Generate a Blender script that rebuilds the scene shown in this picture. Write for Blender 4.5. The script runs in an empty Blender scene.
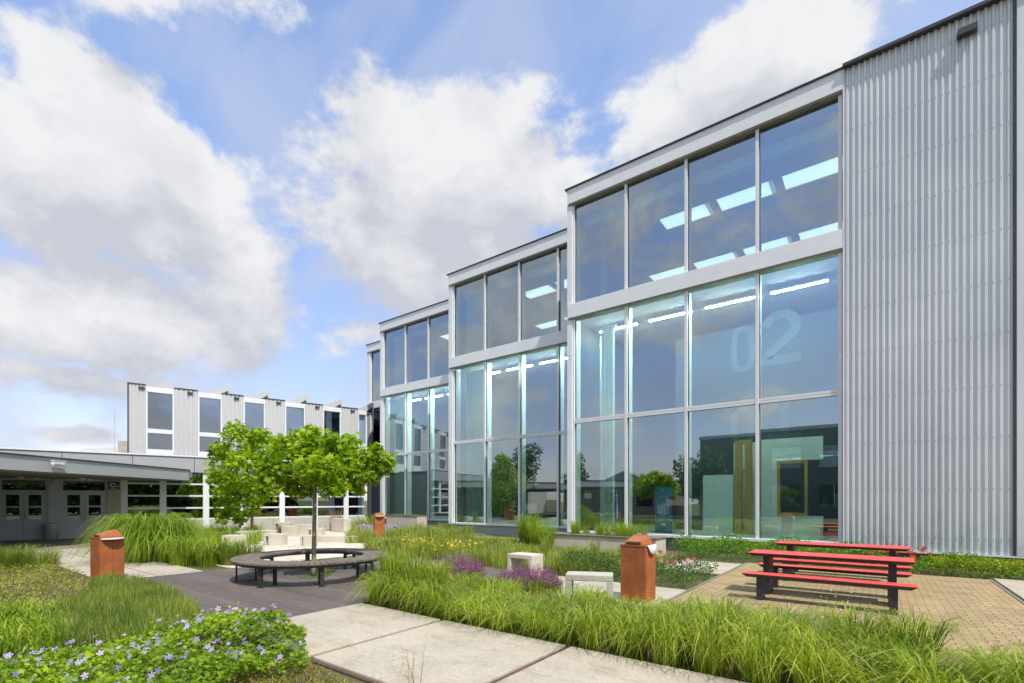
import bpy, math, random
import numpy as np
from mathutils import Vector, Matrix
random.seed(7); RNG = np.random.default_rng(7)
S = bpy.context.scene; COL = S.collection
R = math.radians
F, HC, HOR = 486.0, 1.7, 500.0

def ground(u, v, z=0.0):
    d = F*(HC-z)/(v-HOR); r = (u-512)/F*d
    return (.8*r-.6*d, .6*r+.8*d)
def at_y(u, Y):
    k = (u-512)/F; d = Y/(.6*k+.8); r = k*d
    return .8*r-.6*d
def at_yz(u, v, Y):
    k = (u-512)/F; d = Y/(.6*k+.8); r = k*d
    return .8*r-.6*d, HC+(HOR-v)/F*d

# ------------------------------------------------------------------ materials
def new_mat(name):
    m = bpy.data.materials.new(name); m.use_nodes = True
    nt = m.node_tree; b = nt.nodes['Principled BSDF']
    return m, nt, b
def ramp(nt, fac, stops):
    r = nt.nodes.new('ShaderNodeValToRGB')
    el = r.color_ramp.elements
    while len(el) < len(stops): el.new(.5)
    for e, (p, c) in zip(el, stops):
        e.position = p; e.color = (*c, 1)
    nt.links.new(fac, r.inputs[0]); return r.outputs[0]
def noise(nt, scale, detail=4, coord='Object', rough=.55, stretch=None):
    tc = nt.nodes.new('ShaderNodeTexCoord'); out = tc.outputs[coord]
    if stretch:
        mp = nt.nodes.new('ShaderNodeMapping'); mp.inputs['Scale'].default_value = stretch
        nt.links.new(out, mp.inputs[0]); out = mp.outputs[0]
    n = nt.nodes.new('ShaderNodeTexNoise'); n.inputs['Scale'].default_value = scale
    n.inputs['Detail'].default_value = detail; n.inputs['Roughness'].default_value = rough
    nt.links.new(out, n.inputs['Vector']); return n.outputs['Fac']
def mix(nt, fac, a, b, mode='MIX'):
    n = nt.nodes.new('ShaderNodeMix'); n.data_type = 'RGBA'; n.blend_type = mode
    for sock, val in ((n.inputs[0], fac), (n.inputs[6], a), (n.inputs[7], b)):
        if isinstance(val, (int, float)): sock.default_value = val
        elif isinstance(val, tuple): sock.default_value = (*val, 1)
        else: nt.links.new(val, sock)
    return n.outputs[2]
def mapr(nt, x, a, b_):
    n = nt.nodes.new('ShaderNodeMapRange'); n.inputs['From Min'].default_value = a; n.inputs['From Max'].default_value = b_
    nt.links.new(x, n.inputs['Value']); return n.outputs[0]
def bump(nt, b, h, strength=.3, dist=.01):
    n = nt.nodes.new('ShaderNodeBump'); n.inputs['Strength'].default_value = strength
    n.inputs['Distance'].default_value = dist
    nt.links.new(h, n.inputs['Height']); nt.links.new(n.outputs[0], b.inputs['Normal'])
def plain(name, col, rough=.5, metal=0, var=.12, scale=6, bmp=0, stretch=None):
    m, nt, b = new_mat(name)
    f = noise(nt, scale, 5, stretch=stretch)
    c = ramp(nt, f, [(.3, tuple(x*(1-var) for x in col)), (.7, tuple(min(1, x*(1+var)) for x in col))])
    nt.links.new(c, b.inputs['Base Color'])
    b.inputs['Roughness'].default_value = rough; b.inputs['Metallic'].default_value = metal
    if bmp: bump(nt, b, f, bmp)
    return m
FG = 1.3
def foliage(name, dark, light, trans=.35, rough=.45, tip=None):
    m, nt, b = new_mat(name)
    dark, light = [tuple(x*FG for x in q) for q in (dark, light)]; tip = tuple(min(.8, x*FG) for x in tip) if tip else None
    g = nt.nodes.new('ShaderNodeNewGeometry')
    stops = [(0, dark), (.66, light)] + ([(1, tip)] if tip else [])
    c = ramp(nt, g.outputs['Random Per Island'], stops)
    n = noise(nt, 1.3, 2)
    v = ramp(nt, n, [(.32, (.66, .72, .7)), (.5, (1, 1, 1)), (.68, (1.28, 1.2, 1.05))])
    c = mix(nt, 1.0, c, v, 'MULTIPLY')
    nt.links.new(c, b.inputs['Base Color']); b.inputs['Roughness'].default_value = rough
    b.inputs['Specular IOR Level'].default_value = .3
    t = nt.nodes.new('ShaderNodeBsdfTranslucent')
    c2 = mix(nt, 1.0, c, (1.25, 1.15, .5), 'MULTIPLY'); nt.links.new(c2, t.inputs[0])
    ms = nt.nodes.new('ShaderNodeMixShader'); ms.inputs[0].default_value = trans
    nt.links.new(b.outputs[0], ms.inputs[1]); nt.links.new(t.outputs[0], ms.inputs[2])
    nt.links.new(ms.outputs[0], nt.nodes['Material Output'].inputs['Surface'])
    return m

M = {}
M['frame'] = plain('painted aluminium light grey', (.74, .76, .78), .4, .0, .05, 2)
M['white'] = plain('white painted metal', (.72, .73, .75), .4, 0, .04, 3)
M['dark_metal'] = plain('anthracite metal', (.05, .052, .058), .45, .2, .15, 8)
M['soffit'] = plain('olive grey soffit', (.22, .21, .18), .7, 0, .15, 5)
M['plinth'] = plain('grey plinth concrete', (.17, .17, .18), .85, 0, .2, 3)
M['clad0'] = plain('light grey profiled sheet', (.58, .585, .61), .42, .1, .05, .9, stretch=(1, 1, .25))
def cladding():
    m, nt, b = new_mat('profiled sheet with streaks')
    f = noise(nt, 1.0, 6, stretch=(5, 5, .12), rough=.65)
    c = ramp(nt, f, [(.3, (.60, .635, .655)), (.5, (.655, .69, .71)), (.75, (.70, .73, .75))])
    g = noise(nt, .35, 3)
    c = mix(nt, 1.0, c, ramp(nt, g, [(.3, (.88, .89, .91)), (.7, (1.05, 1.05, 1.04))]), 'MULTIPLY')
    tc = nt.nodes.new('ShaderNodeTexCoord'); sx = nt.nodes.new('ShaderNodeSeparateXYZ'); nt.links.new(tc.outputs['Object'], sx.inputs[0])
    d = ramp(nt, mapr(nt, sx.outputs['Z'], .4, 1.6), [(0, (.80, .78, .74)), (1, (1, 1, 1))])
    k = noise(nt, 9, 4, stretch=(1, 1, .3))
    c = mix(nt, ramp(nt, k, [(.4, (0, 0, 0)), (.65, (1, 1, 1))]), c, mix(nt, 1.0, c, d, 'MULTIPLY'))
    nt.links.new(c, b.inputs['Base Color']); b.inputs['Roughness'].default_value = .42; b.inputs['Metallic'].default_value = .1
    return m
M['clad'] = cladding()
M['wing_clad'] = plain('silver white ribbed sheet', (.54, .545, .55), .45, .1, .04, .8)
M['band'] = plain('grey roof edge panel', (.36, .37, .39), .5, 0, .05, 1)
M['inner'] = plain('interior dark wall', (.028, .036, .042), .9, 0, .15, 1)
M['innerceil'] = plain('interior slatted ceiling', (.20, .18, .21), .9, 0, .08, 1)
M['innerfloor'] = plain('interior floor', (.34, .36, .33), .7, 0, .1, 1)
M['inwhite'] = plain('interior white board', (.87, .88, .86), .6, 0, .04, 2)
M['ply'] = plain('plywood', (.50, .30, .07), .6, 0, .15, 4, stretch=(1, 1, .2))
M['numeral'] = plain('pale number paint', (.055, .07, .08), .8, 0, .03, 2)
M['blue'] = plain('blue banner cloth', (.01, .16, .42), .7, 0, .08, 3)
M['navy'] = plain('navy sign enamel', (.02, .035, .16), .4, 0, .05, 3)
M['ink'] = plain('white print', (.75, .77, .8), .6, 0, .03, 3)
M['door'] = plain('grey blue door paint', (.50, .54, .60), .45, 0, .06, 2)
M['limestone'] = plain('pale stone panel', (.45, .42, .35), .85, 0, .12, 5)
M['zinc'] = plain('galvanised steel', (.50, .51, .51), .5, .1, .2, 9)
M['trunk'] = plain('tree bark', (.28, .22, .15), .9, 0, .35, 14, .6, stretch=(1, 1, .25))
M['stem'] = plain('plant stem', (.12, .15, .05), .8, 0, .25, 6)
M['charcoal'] = plain('charcoal steel', (.045, .047, .052), .5, .3, .2, 10)
M['seatred'] = plain('red laminate', (.74, .075, .07), .45, 0, .16, 2.2)
M['house'] = plain('brown house brick', (.30, .21, .15), .9, 0, .25, 5)
M['tile'] = plain('dark roof tile', (.36, .35, .34), .8, 0, .2, 4)
M['darkwall'] = plain('dark grey cladding', (.05, .055, .06), .7, 0, .1, 1)
M['liner'] = plain('white plastic liner', (.8, .81, .84), .35, 0, .03, 8)
M['curtain'] = plain('pale curtain cloth', (.72, .78, .76), .9, 0, .04, 2)

def concrete(name, col, stain=.35):
    m, nt, b = new_mat(name)
    big = noise(nt, .9, 6, rough=.65); fine = noise(nt, 26, 4)
    c = ramp(nt, big, [(.3, tuple(x*(1-stain) for x in col)), (.55, col), (.8, tuple(min(1, x*1.1) for x in col))])
    c2 = ramp(nt, fine, [(.35, (.86, .86, .86)), (.7, (1.06, 1.06, 1.06))])
    c = mix(nt, 1.0, c, c2, 'MULTIPLY')
    spot = noise(nt, 5.5, 3, rough=.7)
    s = ramp(nt, spot, [(.70, (1, 1, 1)), (.76, (.62, .6, .56))])
    c = mix(nt, .7, c, s, 'MULTIPLY')
    st = noise(nt, 1.7, 7, rough=.72, stretch=(1, 2.2, 1))
    c = mix(nt, 1.0, c, ramp(nt, st, [(.34, (.80, .77, .72)), (.48, (1, 1, 1))]), 'MULTIPLY')
    nt.links.new(c, b.inputs['Base Color']); b.inputs['Roughness'].default_value = .85
    bump(nt, b, fine, .25, .004); return m
M['slab'] = concrete('pale concrete slab', (.47, .415, .325), .22)
M['cast'] = concrete('cream cast concrete', (.62, .565, .47), .12)
M['castold'] = concrete('weathered cast concrete', (.52, .49, .43), .22)
M['asphalt'] = concrete('grey forecourt paving', (.24, .21, .18), .3)

def rust():
    m, nt, b = new_mat('weathering steel')
    a = noise(nt, 3.5, 6, rough=.6); f = noise(nt, 45, 3)
    c = ramp(nt, a, [(.25, (.24, .07, .02)), (.55, (.40, .125, .034)), (.8, (.50, .18, .055))])
    c = mix(nt, 1.0, c, ramp(nt, f, [(.35, (.75, .72, .7)), (.65, (1.1, 1.1, 1.1))]), 'MULTIPLY')
    nt.links.new(c, b.inputs['Base Color']); b.inputs['Roughness'].default_value = .75
    bump(nt, b, f, .25, .003); return m
M['rust'] = rust()
def planks(name, dark, light, width, along_x=True):
    m, nt, b = new_mat(name)
    tc = nt.nodes.new('ShaderNodeTexCoord'); sx = nt.nodes.new('ShaderNodeSeparateXYZ')
    nt.links.new(tc.outputs['Object'], sx.inputs[0])
    mm = nt.nodes.new('ShaderNodeMath'); mm.operation = 'DIVIDE'; mm.inputs[1].default_value = width
    nt.links.new(sx.outputs['Y' if along_x else 'X'], mm.inputs[0])
    fl = nt.nodes.new('ShaderNodeMath'); fl.operation = 'FLOOR'; nt.links.new(mm.outputs[0], fl.inputs[0])
    fr = nt.nodes.new('ShaderNodeMath'); fr.operation = 'FRACT'; nt.links.new(mm.outputs[0], fr.inputs[0])
    wn = nt.nodes.new('ShaderNodeTexWhiteNoise'); wn.noise_dimensions = '1D'; nt.links.new(fl.outputs[0], wn.inputs['W'])
    c = ramp(nt, wn.outputs['Value'], [(0, dark), (1, light)])
    g = noise(nt, 3, 6, stretch=(1, 14, 1) if along_x else (14, 1, 1))
    c = mix(nt, 1.0, c, ramp(nt, g, [(.3, (.72, .72, .72)), (.7, (1.2, 1.17, 1.15))]), 'MULTIPLY')
    g2 = noise(nt, .7, 4)
    c = mix(nt, 1.0, c, ramp(nt, g2, [(.35, (.8, .8, .82)), (.65, (1.12, 1.1, 1.08))]), 'MULTIPLY')
    gap = ramp(nt, fr.outputs[0], [(0, (.12, .12, .12)), (.06, (1, 1, 1))])
    c = mix(nt, 1.0, c, gap, 'MULTIPLY')
    nt.links.new(c, b.inputs['Base Color']); b.inputs['Roughness'].default_value = .8
    bump(nt, b, gap, .5, .006); return m
M['deck'] = planks('dark weathered decking', (.115, .092, .083), (.165, .135, .122), .14)
M['timber'] = plain('weathered bench timber', (.17, .135, .105), .8, 0, .3, 7, .3)
def brickpave():
    m, nt, b = new_mat('yellow brick paving')
    tc = nt.nodes.new('ShaderNodeTexCoord'); mp = nt.nodes.new('ShaderNodeMapping')
    mp.inputs['Rotation'].default_value = (0, 0, 0)
    nt.links.new(tc.outputs['Object'], mp.inputs[0])
    br = nt.nodes.new('ShaderNodeTexBrick')
    br.inputs['Scale'].default_value = 1; br.inputs['Brick Width'].default_value = .21; br.inputs['Row Height'].default_value = .105
    br.inputs['Mortar Size'].default_value = .007; br.inputs['Mortar Smooth'].default_value = .25
    br.inputs['Color1'].default_value = (.34, .25, .13, 1); br.inputs['Color2'].default_value = (.44, .335, .185, 1)
    br.inputs['Mortar'].default_value = (.12, .085, .05, 1)
    nt.links.new(mp.outputs[0], br.inputs['Vector'])
    g = noise(nt, .8, 6, rough=.65); f = noise(nt, 30, 3)
    c = mix(nt, 1.0, br.outputs['Color'], ramp(nt, g, [(.3, (.78, .76, .72)), (.7, (1.12, 1.1, 1.06))]), 'MULTIPLY')
    c = mix(nt, 1.0, c, ramp(nt, f, [(.3, (.85, .85, .85)), (.7, (1.1, 1.1, 1.1))]), 'MULTIPLY')
    mo = noise(nt, 2.3, 5, rough=.7)
    k = ramp(nt, mo, [(.60, (0, 0, 0)), (.72, (1, 1, 1))])
    k = mix(nt, 1.0, k, br.outputs['Fac'], 'MULTIPLY')
    c = mix(nt, k, c, (.06, .10, .02))
    nt.links.new(c, b.inputs['Base Color']); b.inputs['Roughness'].default_value = .9
    inv = nt.nodes.new('ShaderNodeInvert'); nt.links.new(br.outputs['Fac'], inv.inputs['Color'])
    bump(nt, b, inv.outputs[0], .6, .006); return m
M['brick'] = brickpave()
def soil():
    m, nt, b = new_mat('planting soil and low growth')
    a = noise(nt, .55, 6, rough=.6); f = noise(nt, 22, 5, rough=.7)
    c = ramp(nt, a, [(.3, (.055, .075, .02)), (.5, (.10, .115, .035)), (.7, (.15, .115, .06))])
    c = mix(nt, 1.0, c, ramp(nt, f, [(.3, (.5, .5, .5)), (.7, (1.4, 1.4, 1.3))]), 'MULTIPLY')
    nt.links.new(c, b.inputs['Base Color']); b.inputs['Roughness'].default_value = 1
    bump(nt, b, f, .8, .03); return m
M['soil'] = soil()
def glass(name, tint, ior, boost=.0):
    m, nt, b = new_mat(name); nt.nodes.remove(b)
    t = nt.nodes.new('ShaderNodeBsdfTransparent'); t.inputs[0].default_value = (*tint, 1)
    g = nt.nodes.new('ShaderNodeBsdfGlossy'); g.inputs['Roughness'].default_value = 0.0
    g.inputs['Color'].default_value = (.82, .93, 1, 1)
    # slight pane waviness
    tc = nt.nodes.new('ShaderNodeTexCoord'); n = nt.nodes.new('ShaderNodeTexNoise'); n.inputs['Scale'].default_value = .55
    n.inputs['Detail'].default_value = 1
    nt.links.new(tc.outputs['Object'], n.inputs['Vector'])
    bp = nt.nodes.new('ShaderNodeBump'); bp.inputs['Strength'].default_value = .06; bp.inputs['Distance'].default_value = .02
    nt.links.new(n.outputs['Fac'], bp.inputs['Height']); nt.links.new(bp.outputs[0], g.inputs['Normal'])
    fr = nt.nodes.new('ShaderNodeFresnel'); fr.inputs['IOR'].default_value = ior
    ad = nt.nodes.new('ShaderNodeMath'); ad.operation = 'ADD'; ad.use_clamp = True; ad.inputs[1].default_value = boost
    nt.links.new(fr.outputs[0], ad.inputs[0])
    mx = nt.nodes.new('ShaderNodeMixShader'); nt.links.new(ad.outputs[0], mx.inputs[0])
    nt.links.new(t.outputs[0], mx.inputs[1]); nt.links.new(g.outputs[0], mx.inputs[2])
    nt.links.new(mx.outputs[0], nt.nodes['Material Output'].inputs['Surface']); return m
M['glass'] = glass('tinted facade glass', (.66, 1.0, .84), 1.8, .31)
M['wingglass'] = glass('dark window glass', (.45, .55, .55), 1.7, .28)
def skylight():
    m, nt, b = new_mat('opal skylight sheet'); 
    t = nt.nodes.new('ShaderNodeBsdfTranslucent'); t.inputs[0].default_value = (.64, .66, .68, 1)
    nt.links.new(t.outputs[0], nt.nodes['Material Output'].inputs['Surface']); return m
M['opal'] = skylight()
def lamp(name, col, st):
    m, nt, b = new_mat(name)
    b.inputs['Emission Color'].default_value = (*col, 1); b.inputs['Emission Strength'].default_value = st
    return m
M['tubelight'] = lamp('lit strip lamp', (.90, .97, .97), 300)

G_LONG = foliage('arching border grass', (.10, .165, .012), (.245, .345, .028), .4, tip=(.36, .36, .09))
G_FOUNT = foliage('fountain grass', (.08, .16, .01), (.23, .34, .022), .4, tip=(.34, .38, .06))
G_MEADOW = foliage('meadow grass', (.09, .15, .02), (.25, .31, .05), .4, tip=(.36, .33, .11))
G_FINE = foliage('fine blue green grass', (.085, .145, .022), (.20, .27, .045), .4, tip=(.28, .30, .08))
G_DRY = foliage('dry grass', (.16, .13, .05), (.33, .25, .12), .3, tip=(.24, .14, .08))
G_BRONZE = foliage('bronze seed grass', (.17, .12, .06), (.34, .23, .14), .35)
LEAF_TREE = foliage('tree leaves', (.085, .18, .006), (.25, .39, .014), .58, .35, tip=(.44, .54, .04))
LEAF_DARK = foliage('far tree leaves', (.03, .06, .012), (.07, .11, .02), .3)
LEAF_GER = foliage('geranium leaves', (.085, .17, .008), (.23, .35, .016), .4, .5, tip=(.30, .40, .03))
LEAF_BOX = foliage('low hedge leaves', (.05, .13, .01), (.13, .26, .015), .4)
LEAF_ROSE = foliage('rose leaves', (.03, .075, .015), (.08, .15, .03), .3)
LEAF_YEL = foliage('lime green leaves', (.13, .19, .01), (.28, .33, .02), .4)
PET_LAV = foliage('lavender petals', (.30, .20, .60), (.52, .40, .84), .4)
PET_PURP = foliage('purple flower spikes', (.15, .03, .16), (.31, .08, .29), .35, tip=(.42, .20, .40))
PET_RED = foliage('red petals', (.55, .03, .01), (.75, .08, .03), .35)
PET_PINK = foliage('pink petals', (.45, .05, .12), (.65, .15, .25), .35)
PET_YEL = foliage('yellow petals', (.6, .45, .02), (.75, .6, .05), .3)
PET_WHITE = foliage('white petals', (.6, .6, .5), (.75, .75, .65), .3)

# ------------------------------------------------------------------ mesh helpers
class MB:
    def __init__(self): self.v = []; self.f = []
    def box(self, x0, x1, y0, y1, z0, z1):
        n = len(self.v)
        self.v += [(x0,y0,z0),(x1,y0,z0),(x1,y1,z0),(x0,y1,z0),(x0,y0,z1),(x1,y0,z1),(x1,y1,z1),(x0,y1,z1)]
        self.f += [tuple(n+i for i in q) for q in ((0,3,2,1),(4,5,6,7),(0,1,5,4),(1,2,6,5),(2,3,7,6),(3,0,4,7))]
        return self
    def prism(self, pts, z0, z1):                    # pts ccw in xy
        n = len(self.v); k = len(pts)
        self.v += [(x,y,z0) for x,y in pts]+[(x,y,z1) for x,y in pts]
        self.f += [tuple(n+i for i in reversed(range(k))), tuple(n+k+i for i in range(k))]
        self.f += [(n+i, n+(i+1)%k, n+k+(i+1)%k, n+k+i) for i in range(k)]
        return self
    def prism_xz(self, pts, y0, y1):                 # pts in (x,z), thickness along y
        n = len(self.v); k = len(pts)
        self.v += [(x,y0,z) for x,z in pts]+[(x,y1,z) for x,z in pts]
        self.f += [tuple(n+i for i in range(k)), tuple(n+k+i for i in reversed(range(k)))]
        self.f += [(n+(i+1)%k, n+i, n+k+i, n+k+(i+1)%k) for i in range(k)]
        return self
    def quad(self, a, b, c, d):
        n = len(self.v); self.v += [a,b,c,d]; self.f.append((n,n+1,n+2,n+3)); return self
    def tube(self, pts, rad, k=8, cap=True):
        pts = [Vector(p) for p in pts]; n = len(self.v)
        if isinstance(rad, (int, float)): rad = [rad]*len(pts)
        for i, p in enumerate(pts):
            t = (pts[min(i+1, len(pts)-1)]-pts[max(i-1, 0)]).normalized()
            a = t.orthogonal().normalized() if abs(t.z) < .9 else Vector((1,0,0)).cross(t).normalized()
            b = t.cross(a)
            for j in range(k):
                an = 2*math.pi*j/k
                self.v.append(tuple(p+rad[i]*(math.cos(an)*a+math.sin(an)*b)))
        for i in range(len(pts)-1):
            for j in range(k):
                self.f.append((n+i*k+j, n+i*k+(j+1)%k, n+(i+1)*k+(j+1)%k, n+(i+1)*k+j))
        if cap:
            self.f.append(tuple(n+j for j in reversed(range(k))))
            self.f.append(tuple(n+(len(pts)-1)*k+j for j in range(k)))
        return self
    def xform(self, mat):
        self.v = [tuple(mat @ Vector(p)) for p in self.v]; return self

def link(name, me, mat, parent=None, smooth=False):
    me.materials.append(mat)
    o = bpy.data.objects.new(name, me); COL.objects.link(o)
    if smooth: me.polygons.foreach_set('use_smooth', [True]*len(me.polygons))
    if parent: o.parent = parent
    return o
def obj(name, mb, mat, parent=None, smooth=False, bevel=0, label=None):
    me = bpy.data.meshes.new(name); me.from_pydata(mb.v, [], mb.f); me.update()
    o = link(name, me, mat, parent, smooth)
    if bevel:
        b = o.modifiers.new('bevel', 'BEVEL'); b.width = bevel; b.segments = 2; b.limit_method = 'ANGLE'
    if label: o['label'] = label
    return o
def wobj(name, mb, mat, parent, **k):                # mesh given in world coordinates under a placed parent
    o = obj(name, mb, mat, parent, **k)
    o.matrix_parent_inverse = Matrix.LocRotScale(parent.location, parent.rotation_euler, None).inverted(); return o
def thing(name, label, cat, loc=(0,0,0), rz=0, group=None):
    o = bpy.data.objects.new(name, None); COL.objects.link(o); o.empty_display_size = .2
    o.location = loc; o.rotation_euler = (0,0,rz); o['label'] = label; o['category'] = cat
    if group: o['group'] = group
    return o
def tag(o, label, cat, group=None):
    o['label'] = label; o['category'] = cat
    if group: o['group'] = group
    return o
def stuff(o, label, cat):
    o['kind'] = 'stuff'; o['label'] = label; o['category'] = cat; return o
def struct(name, mb, mat, **k):
    o = obj(name, mb, mat, **k); o['kind'] = 'structure'; return o
def copy_tree(o, parent=None):
    c = o.copy(); COL.objects.link(c)
    if parent: c.parent = parent
    for ch in list(o.children): copy_tree(ch, c)
    return c

def np_mesh(name, V, Fc):
    V = np.ascontiguousarray(V, dtype=np.float32); Fc = np.ascontiguousarray(Fc, dtype=np.int32)
    me = bpy.data.meshes.new(name); k = Fc.shape[1]
    me.vertices.add(len(V)); me.vertices.foreach_set('co', V.ravel())
    me.loops.add(Fc.size); me.loops.foreach_set('vertex_index', Fc.ravel())
    me.polygons.add(len(Fc)); me.polygons.foreach_set('loop_start', np.arange(0, Fc.size, k, dtype=np.int32))
    me.polygons.foreach_set('loop_total', np.full(len(Fc), k, dtype=np.int32))
    me.update(calc_edges=True); me.validate(); return me
def blades(P, h, L, phi, w, seg=4, droop=.5, twist=.5):
    """P (N,3) roots; h heights; L reach; phi lean direction; w width."""
    N = len(P); t = np.linspace(0, 1, seg+1)[None, :]
    h = np.broadcast_to(h, N)[:, None]; L = np.broadcast_to(L, N)[:, None]; w = np.broadcast_to(w, N)[:, None]
    dr = np.broadcast_to(droop, N)[:, None]
    out = L*(t**1.6); z = h*(t*(1+dr)-1.6*dr*t*t)
    cx, cy = np.cos(phi)[:, None], np.sin(phi)[:, None]
    c = np.stack([P[:, 0:1]+cx*out, P[:, 1:2]+cy*out, P[:, 2:3]+z], -1)
    ps = phi+np.pi/2+RNG.normal(0, twist, N)
    side = np.stack([np.cos(ps), np.sin(ps), np.zeros(N)], -1)[:, None, :]
    ww = (w*(1-t**2.2)*.5+w*.03)[..., None]
    V = np.stack([c-side*ww, c+side*ww], 2).reshape(-1, 3)
    b = (np.arange(N)*(seg+1)*2)[:, None]+(np.arange(seg)*2)[None, :]
    Fc = np.stack([b, b+1, b+3, b+2], -1).reshape(-1, 4)
    return V, Fc
STAR = [(0,0,.0)]+[(r*math.cos(a), r*math.sin(a), zz) for r, a, zz in
        [(.95,R(90),-.1),(.45,R(65),.02),(.8,R(35),-.08),(.38,R(5),.02),(.6,R(-35),-.05),(.2,R(-90),.03),
         (.6,R(215),-.05),(.38,R(175),.02),(.8,R(145),-.08),(.45,R(115),.02)]]
STARF = [(0,i,i+1) for i in range(1,10)]+[(0,10,1)]
OVAL = [(0,-.55,0),(.28,-.15,.05),(.25,.25,.03),(0,.6,-.08),(-.25,.25,.03),(-.28,-.15,.05),(0,.05,-.03)]
OVALF = [(6,i,(i+1)%6) for i in range(6)]
def petal_flower():
    v = [(0,0,.02)]; f = []
    for k in range(5):
        a = k*2*math.pi/5; n = len(v)
        v += [(.55*math.cos(a-.42), .55*math.sin(a-.42), .06),(1*math.cos(a-.25), math.sin(a-.25), .1),(1*math.cos(a+.25), math.sin(a+.25), .1),(.55*math.cos(a+.42), .55*math.sin(a+.42), .06)]
        f += [(0,n,n+1),(0,n+1,n+2),(0,n+2,n+3)]
    return v, f
FLOW, FLOWF = petal_flower()
def leaves(P, size, up=.6, tmpl=STAR, tf=STARF, normals=None, jitter=.7):
    N = len(P); T = np.array(tmpl); TF = np.array(tf)
    nrm = RNG.normal(0, jitter, (N, 3)); nrm[:, 2] += up
    if normals is not None: nrm += normals
    nrm /= np.linalg.norm(nrm, axis=1)[:, None]+1e-9
    a = RNG.normal(0, 1, (N, 3)); a -= (a*nrm).sum(1)[:, None]*nrm; a /= np.linalg.norm(a, axis=1)[:, None]+1e-9
    b = np.cross(nrm, a); s = np.broadcast_to(size, N)[:, None, None]
    V = P[:, None, :]+s*(T[None, :, 0:1]*a[:, None, :]+T[None, :, 1:2]*b[:, None, :]+T[None, :, 2:3]*nrm[:, None, :])
    Fc = (np.arange(N)*len(T))[:, None, None]+TF[None]
    return V.reshape(-1, 3), Fc.reshape(-1, TF.shape[1])
def join_np(parts):
    V = []; Fc = []; n = 0
    for v, f in parts: V.append(v); Fc.append(f+n); n += len(v)
    return np.concatenate(V), np.concatenate(Fc)
def np_obj(name, V, Fc, mat, parent=None):
    return link(name, np_mesh(name, V, Fc), mat, parent)
def U(a, b, n): return RNG.uniform(a, b, n)
def rect_pts(n, x0, x1, y0, y1, z=0): return np.stack([U(x0,x1,n), U(y0,y1,n), np.full(n, z)], -1)
def poly_pts(n, poly, z=0):
    P = np.array(poly); lo, hi = P.min(0), P.max(0); out = []
    while sum(len(o) for o in out) < n:
        q = np.stack([U(lo[0],hi[0],n), U(lo[1],hi[1],n)], -1); ins = np.zeros(n, bool); j = len(P)-1
        for i in range(len(P)):
            c = ((P[i,1] > q[:,1]) != (P[j,1] > q[:,1])) & (q[:,0] < (P[j,0]-P[i,0])*(q[:,1]-P[i,1])/(P[j,1]-P[i,1]+1e-12)+P[i,0])
            ins ^= c; j = i
        out.append(q[ins])
    q = np.concatenate(out)[:n]
    return np.concatenate([q, np.full((n,1), z)], 1)
def tuft(cx, cy, n, rad, h, reach, w, z=0, droop=.75, seg=5, hv=.3):
    a = U(0, 2*np.pi, n); r = rad*np.sqrt(U(0, 1, n))
    P = np.stack([cx+r*np.cos(a), cy+r*np.sin(a), np.full(n, z)], -1)
    phi = a+RNG.normal(0, .7, n)
    hh = h*U(1-hv*1.6, 1+hv*.5, n); rr = reach*U(.15, 1.1, n)
    dd = np.clip(droop*rr/reach+U(-.1,.25,n), 0, 1.7)
    fz = np.where(dd > .455, (1+dd)**2/(6.4*np.maximum(dd, .1)), 1-.6*dd)
    return blades(P, hh/fz, rr, phi, w*U(.6,1.3,n), seg, dd)

# ------------------------------------------------------------------ camera, light, sky
cam = bpy.data.cameras.new('camera'); co = bpy.data.objects.new('camera', cam); COL.objects.link(co)
cam.sensor_width = 36; cam.lens = F/1024*36; cam.shift_y = (HOR-341.5)/1024
cam.clip_end = 3000; cam.clip_start = .05
co.location = (0,0,HC); co.rotation_euler = (R(90), 0, math.atan2(.6,.8))
S.camera = co
SUN = Vector((.62, -.24, 1.0)).normalized()
sl = bpy.data.lights.new('sun', 'SUN'); sl.energy = 3.0; sl.angle = R(.5); sl.color = (1, .95, .87)
so = bpy.data.objects.new('sun', sl); COL.objects.link(so)
so.rotation_euler = (-SUN).to_track_quat('-Z', 'Y').to_euler(); so.location = (10,-5,30)

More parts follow.
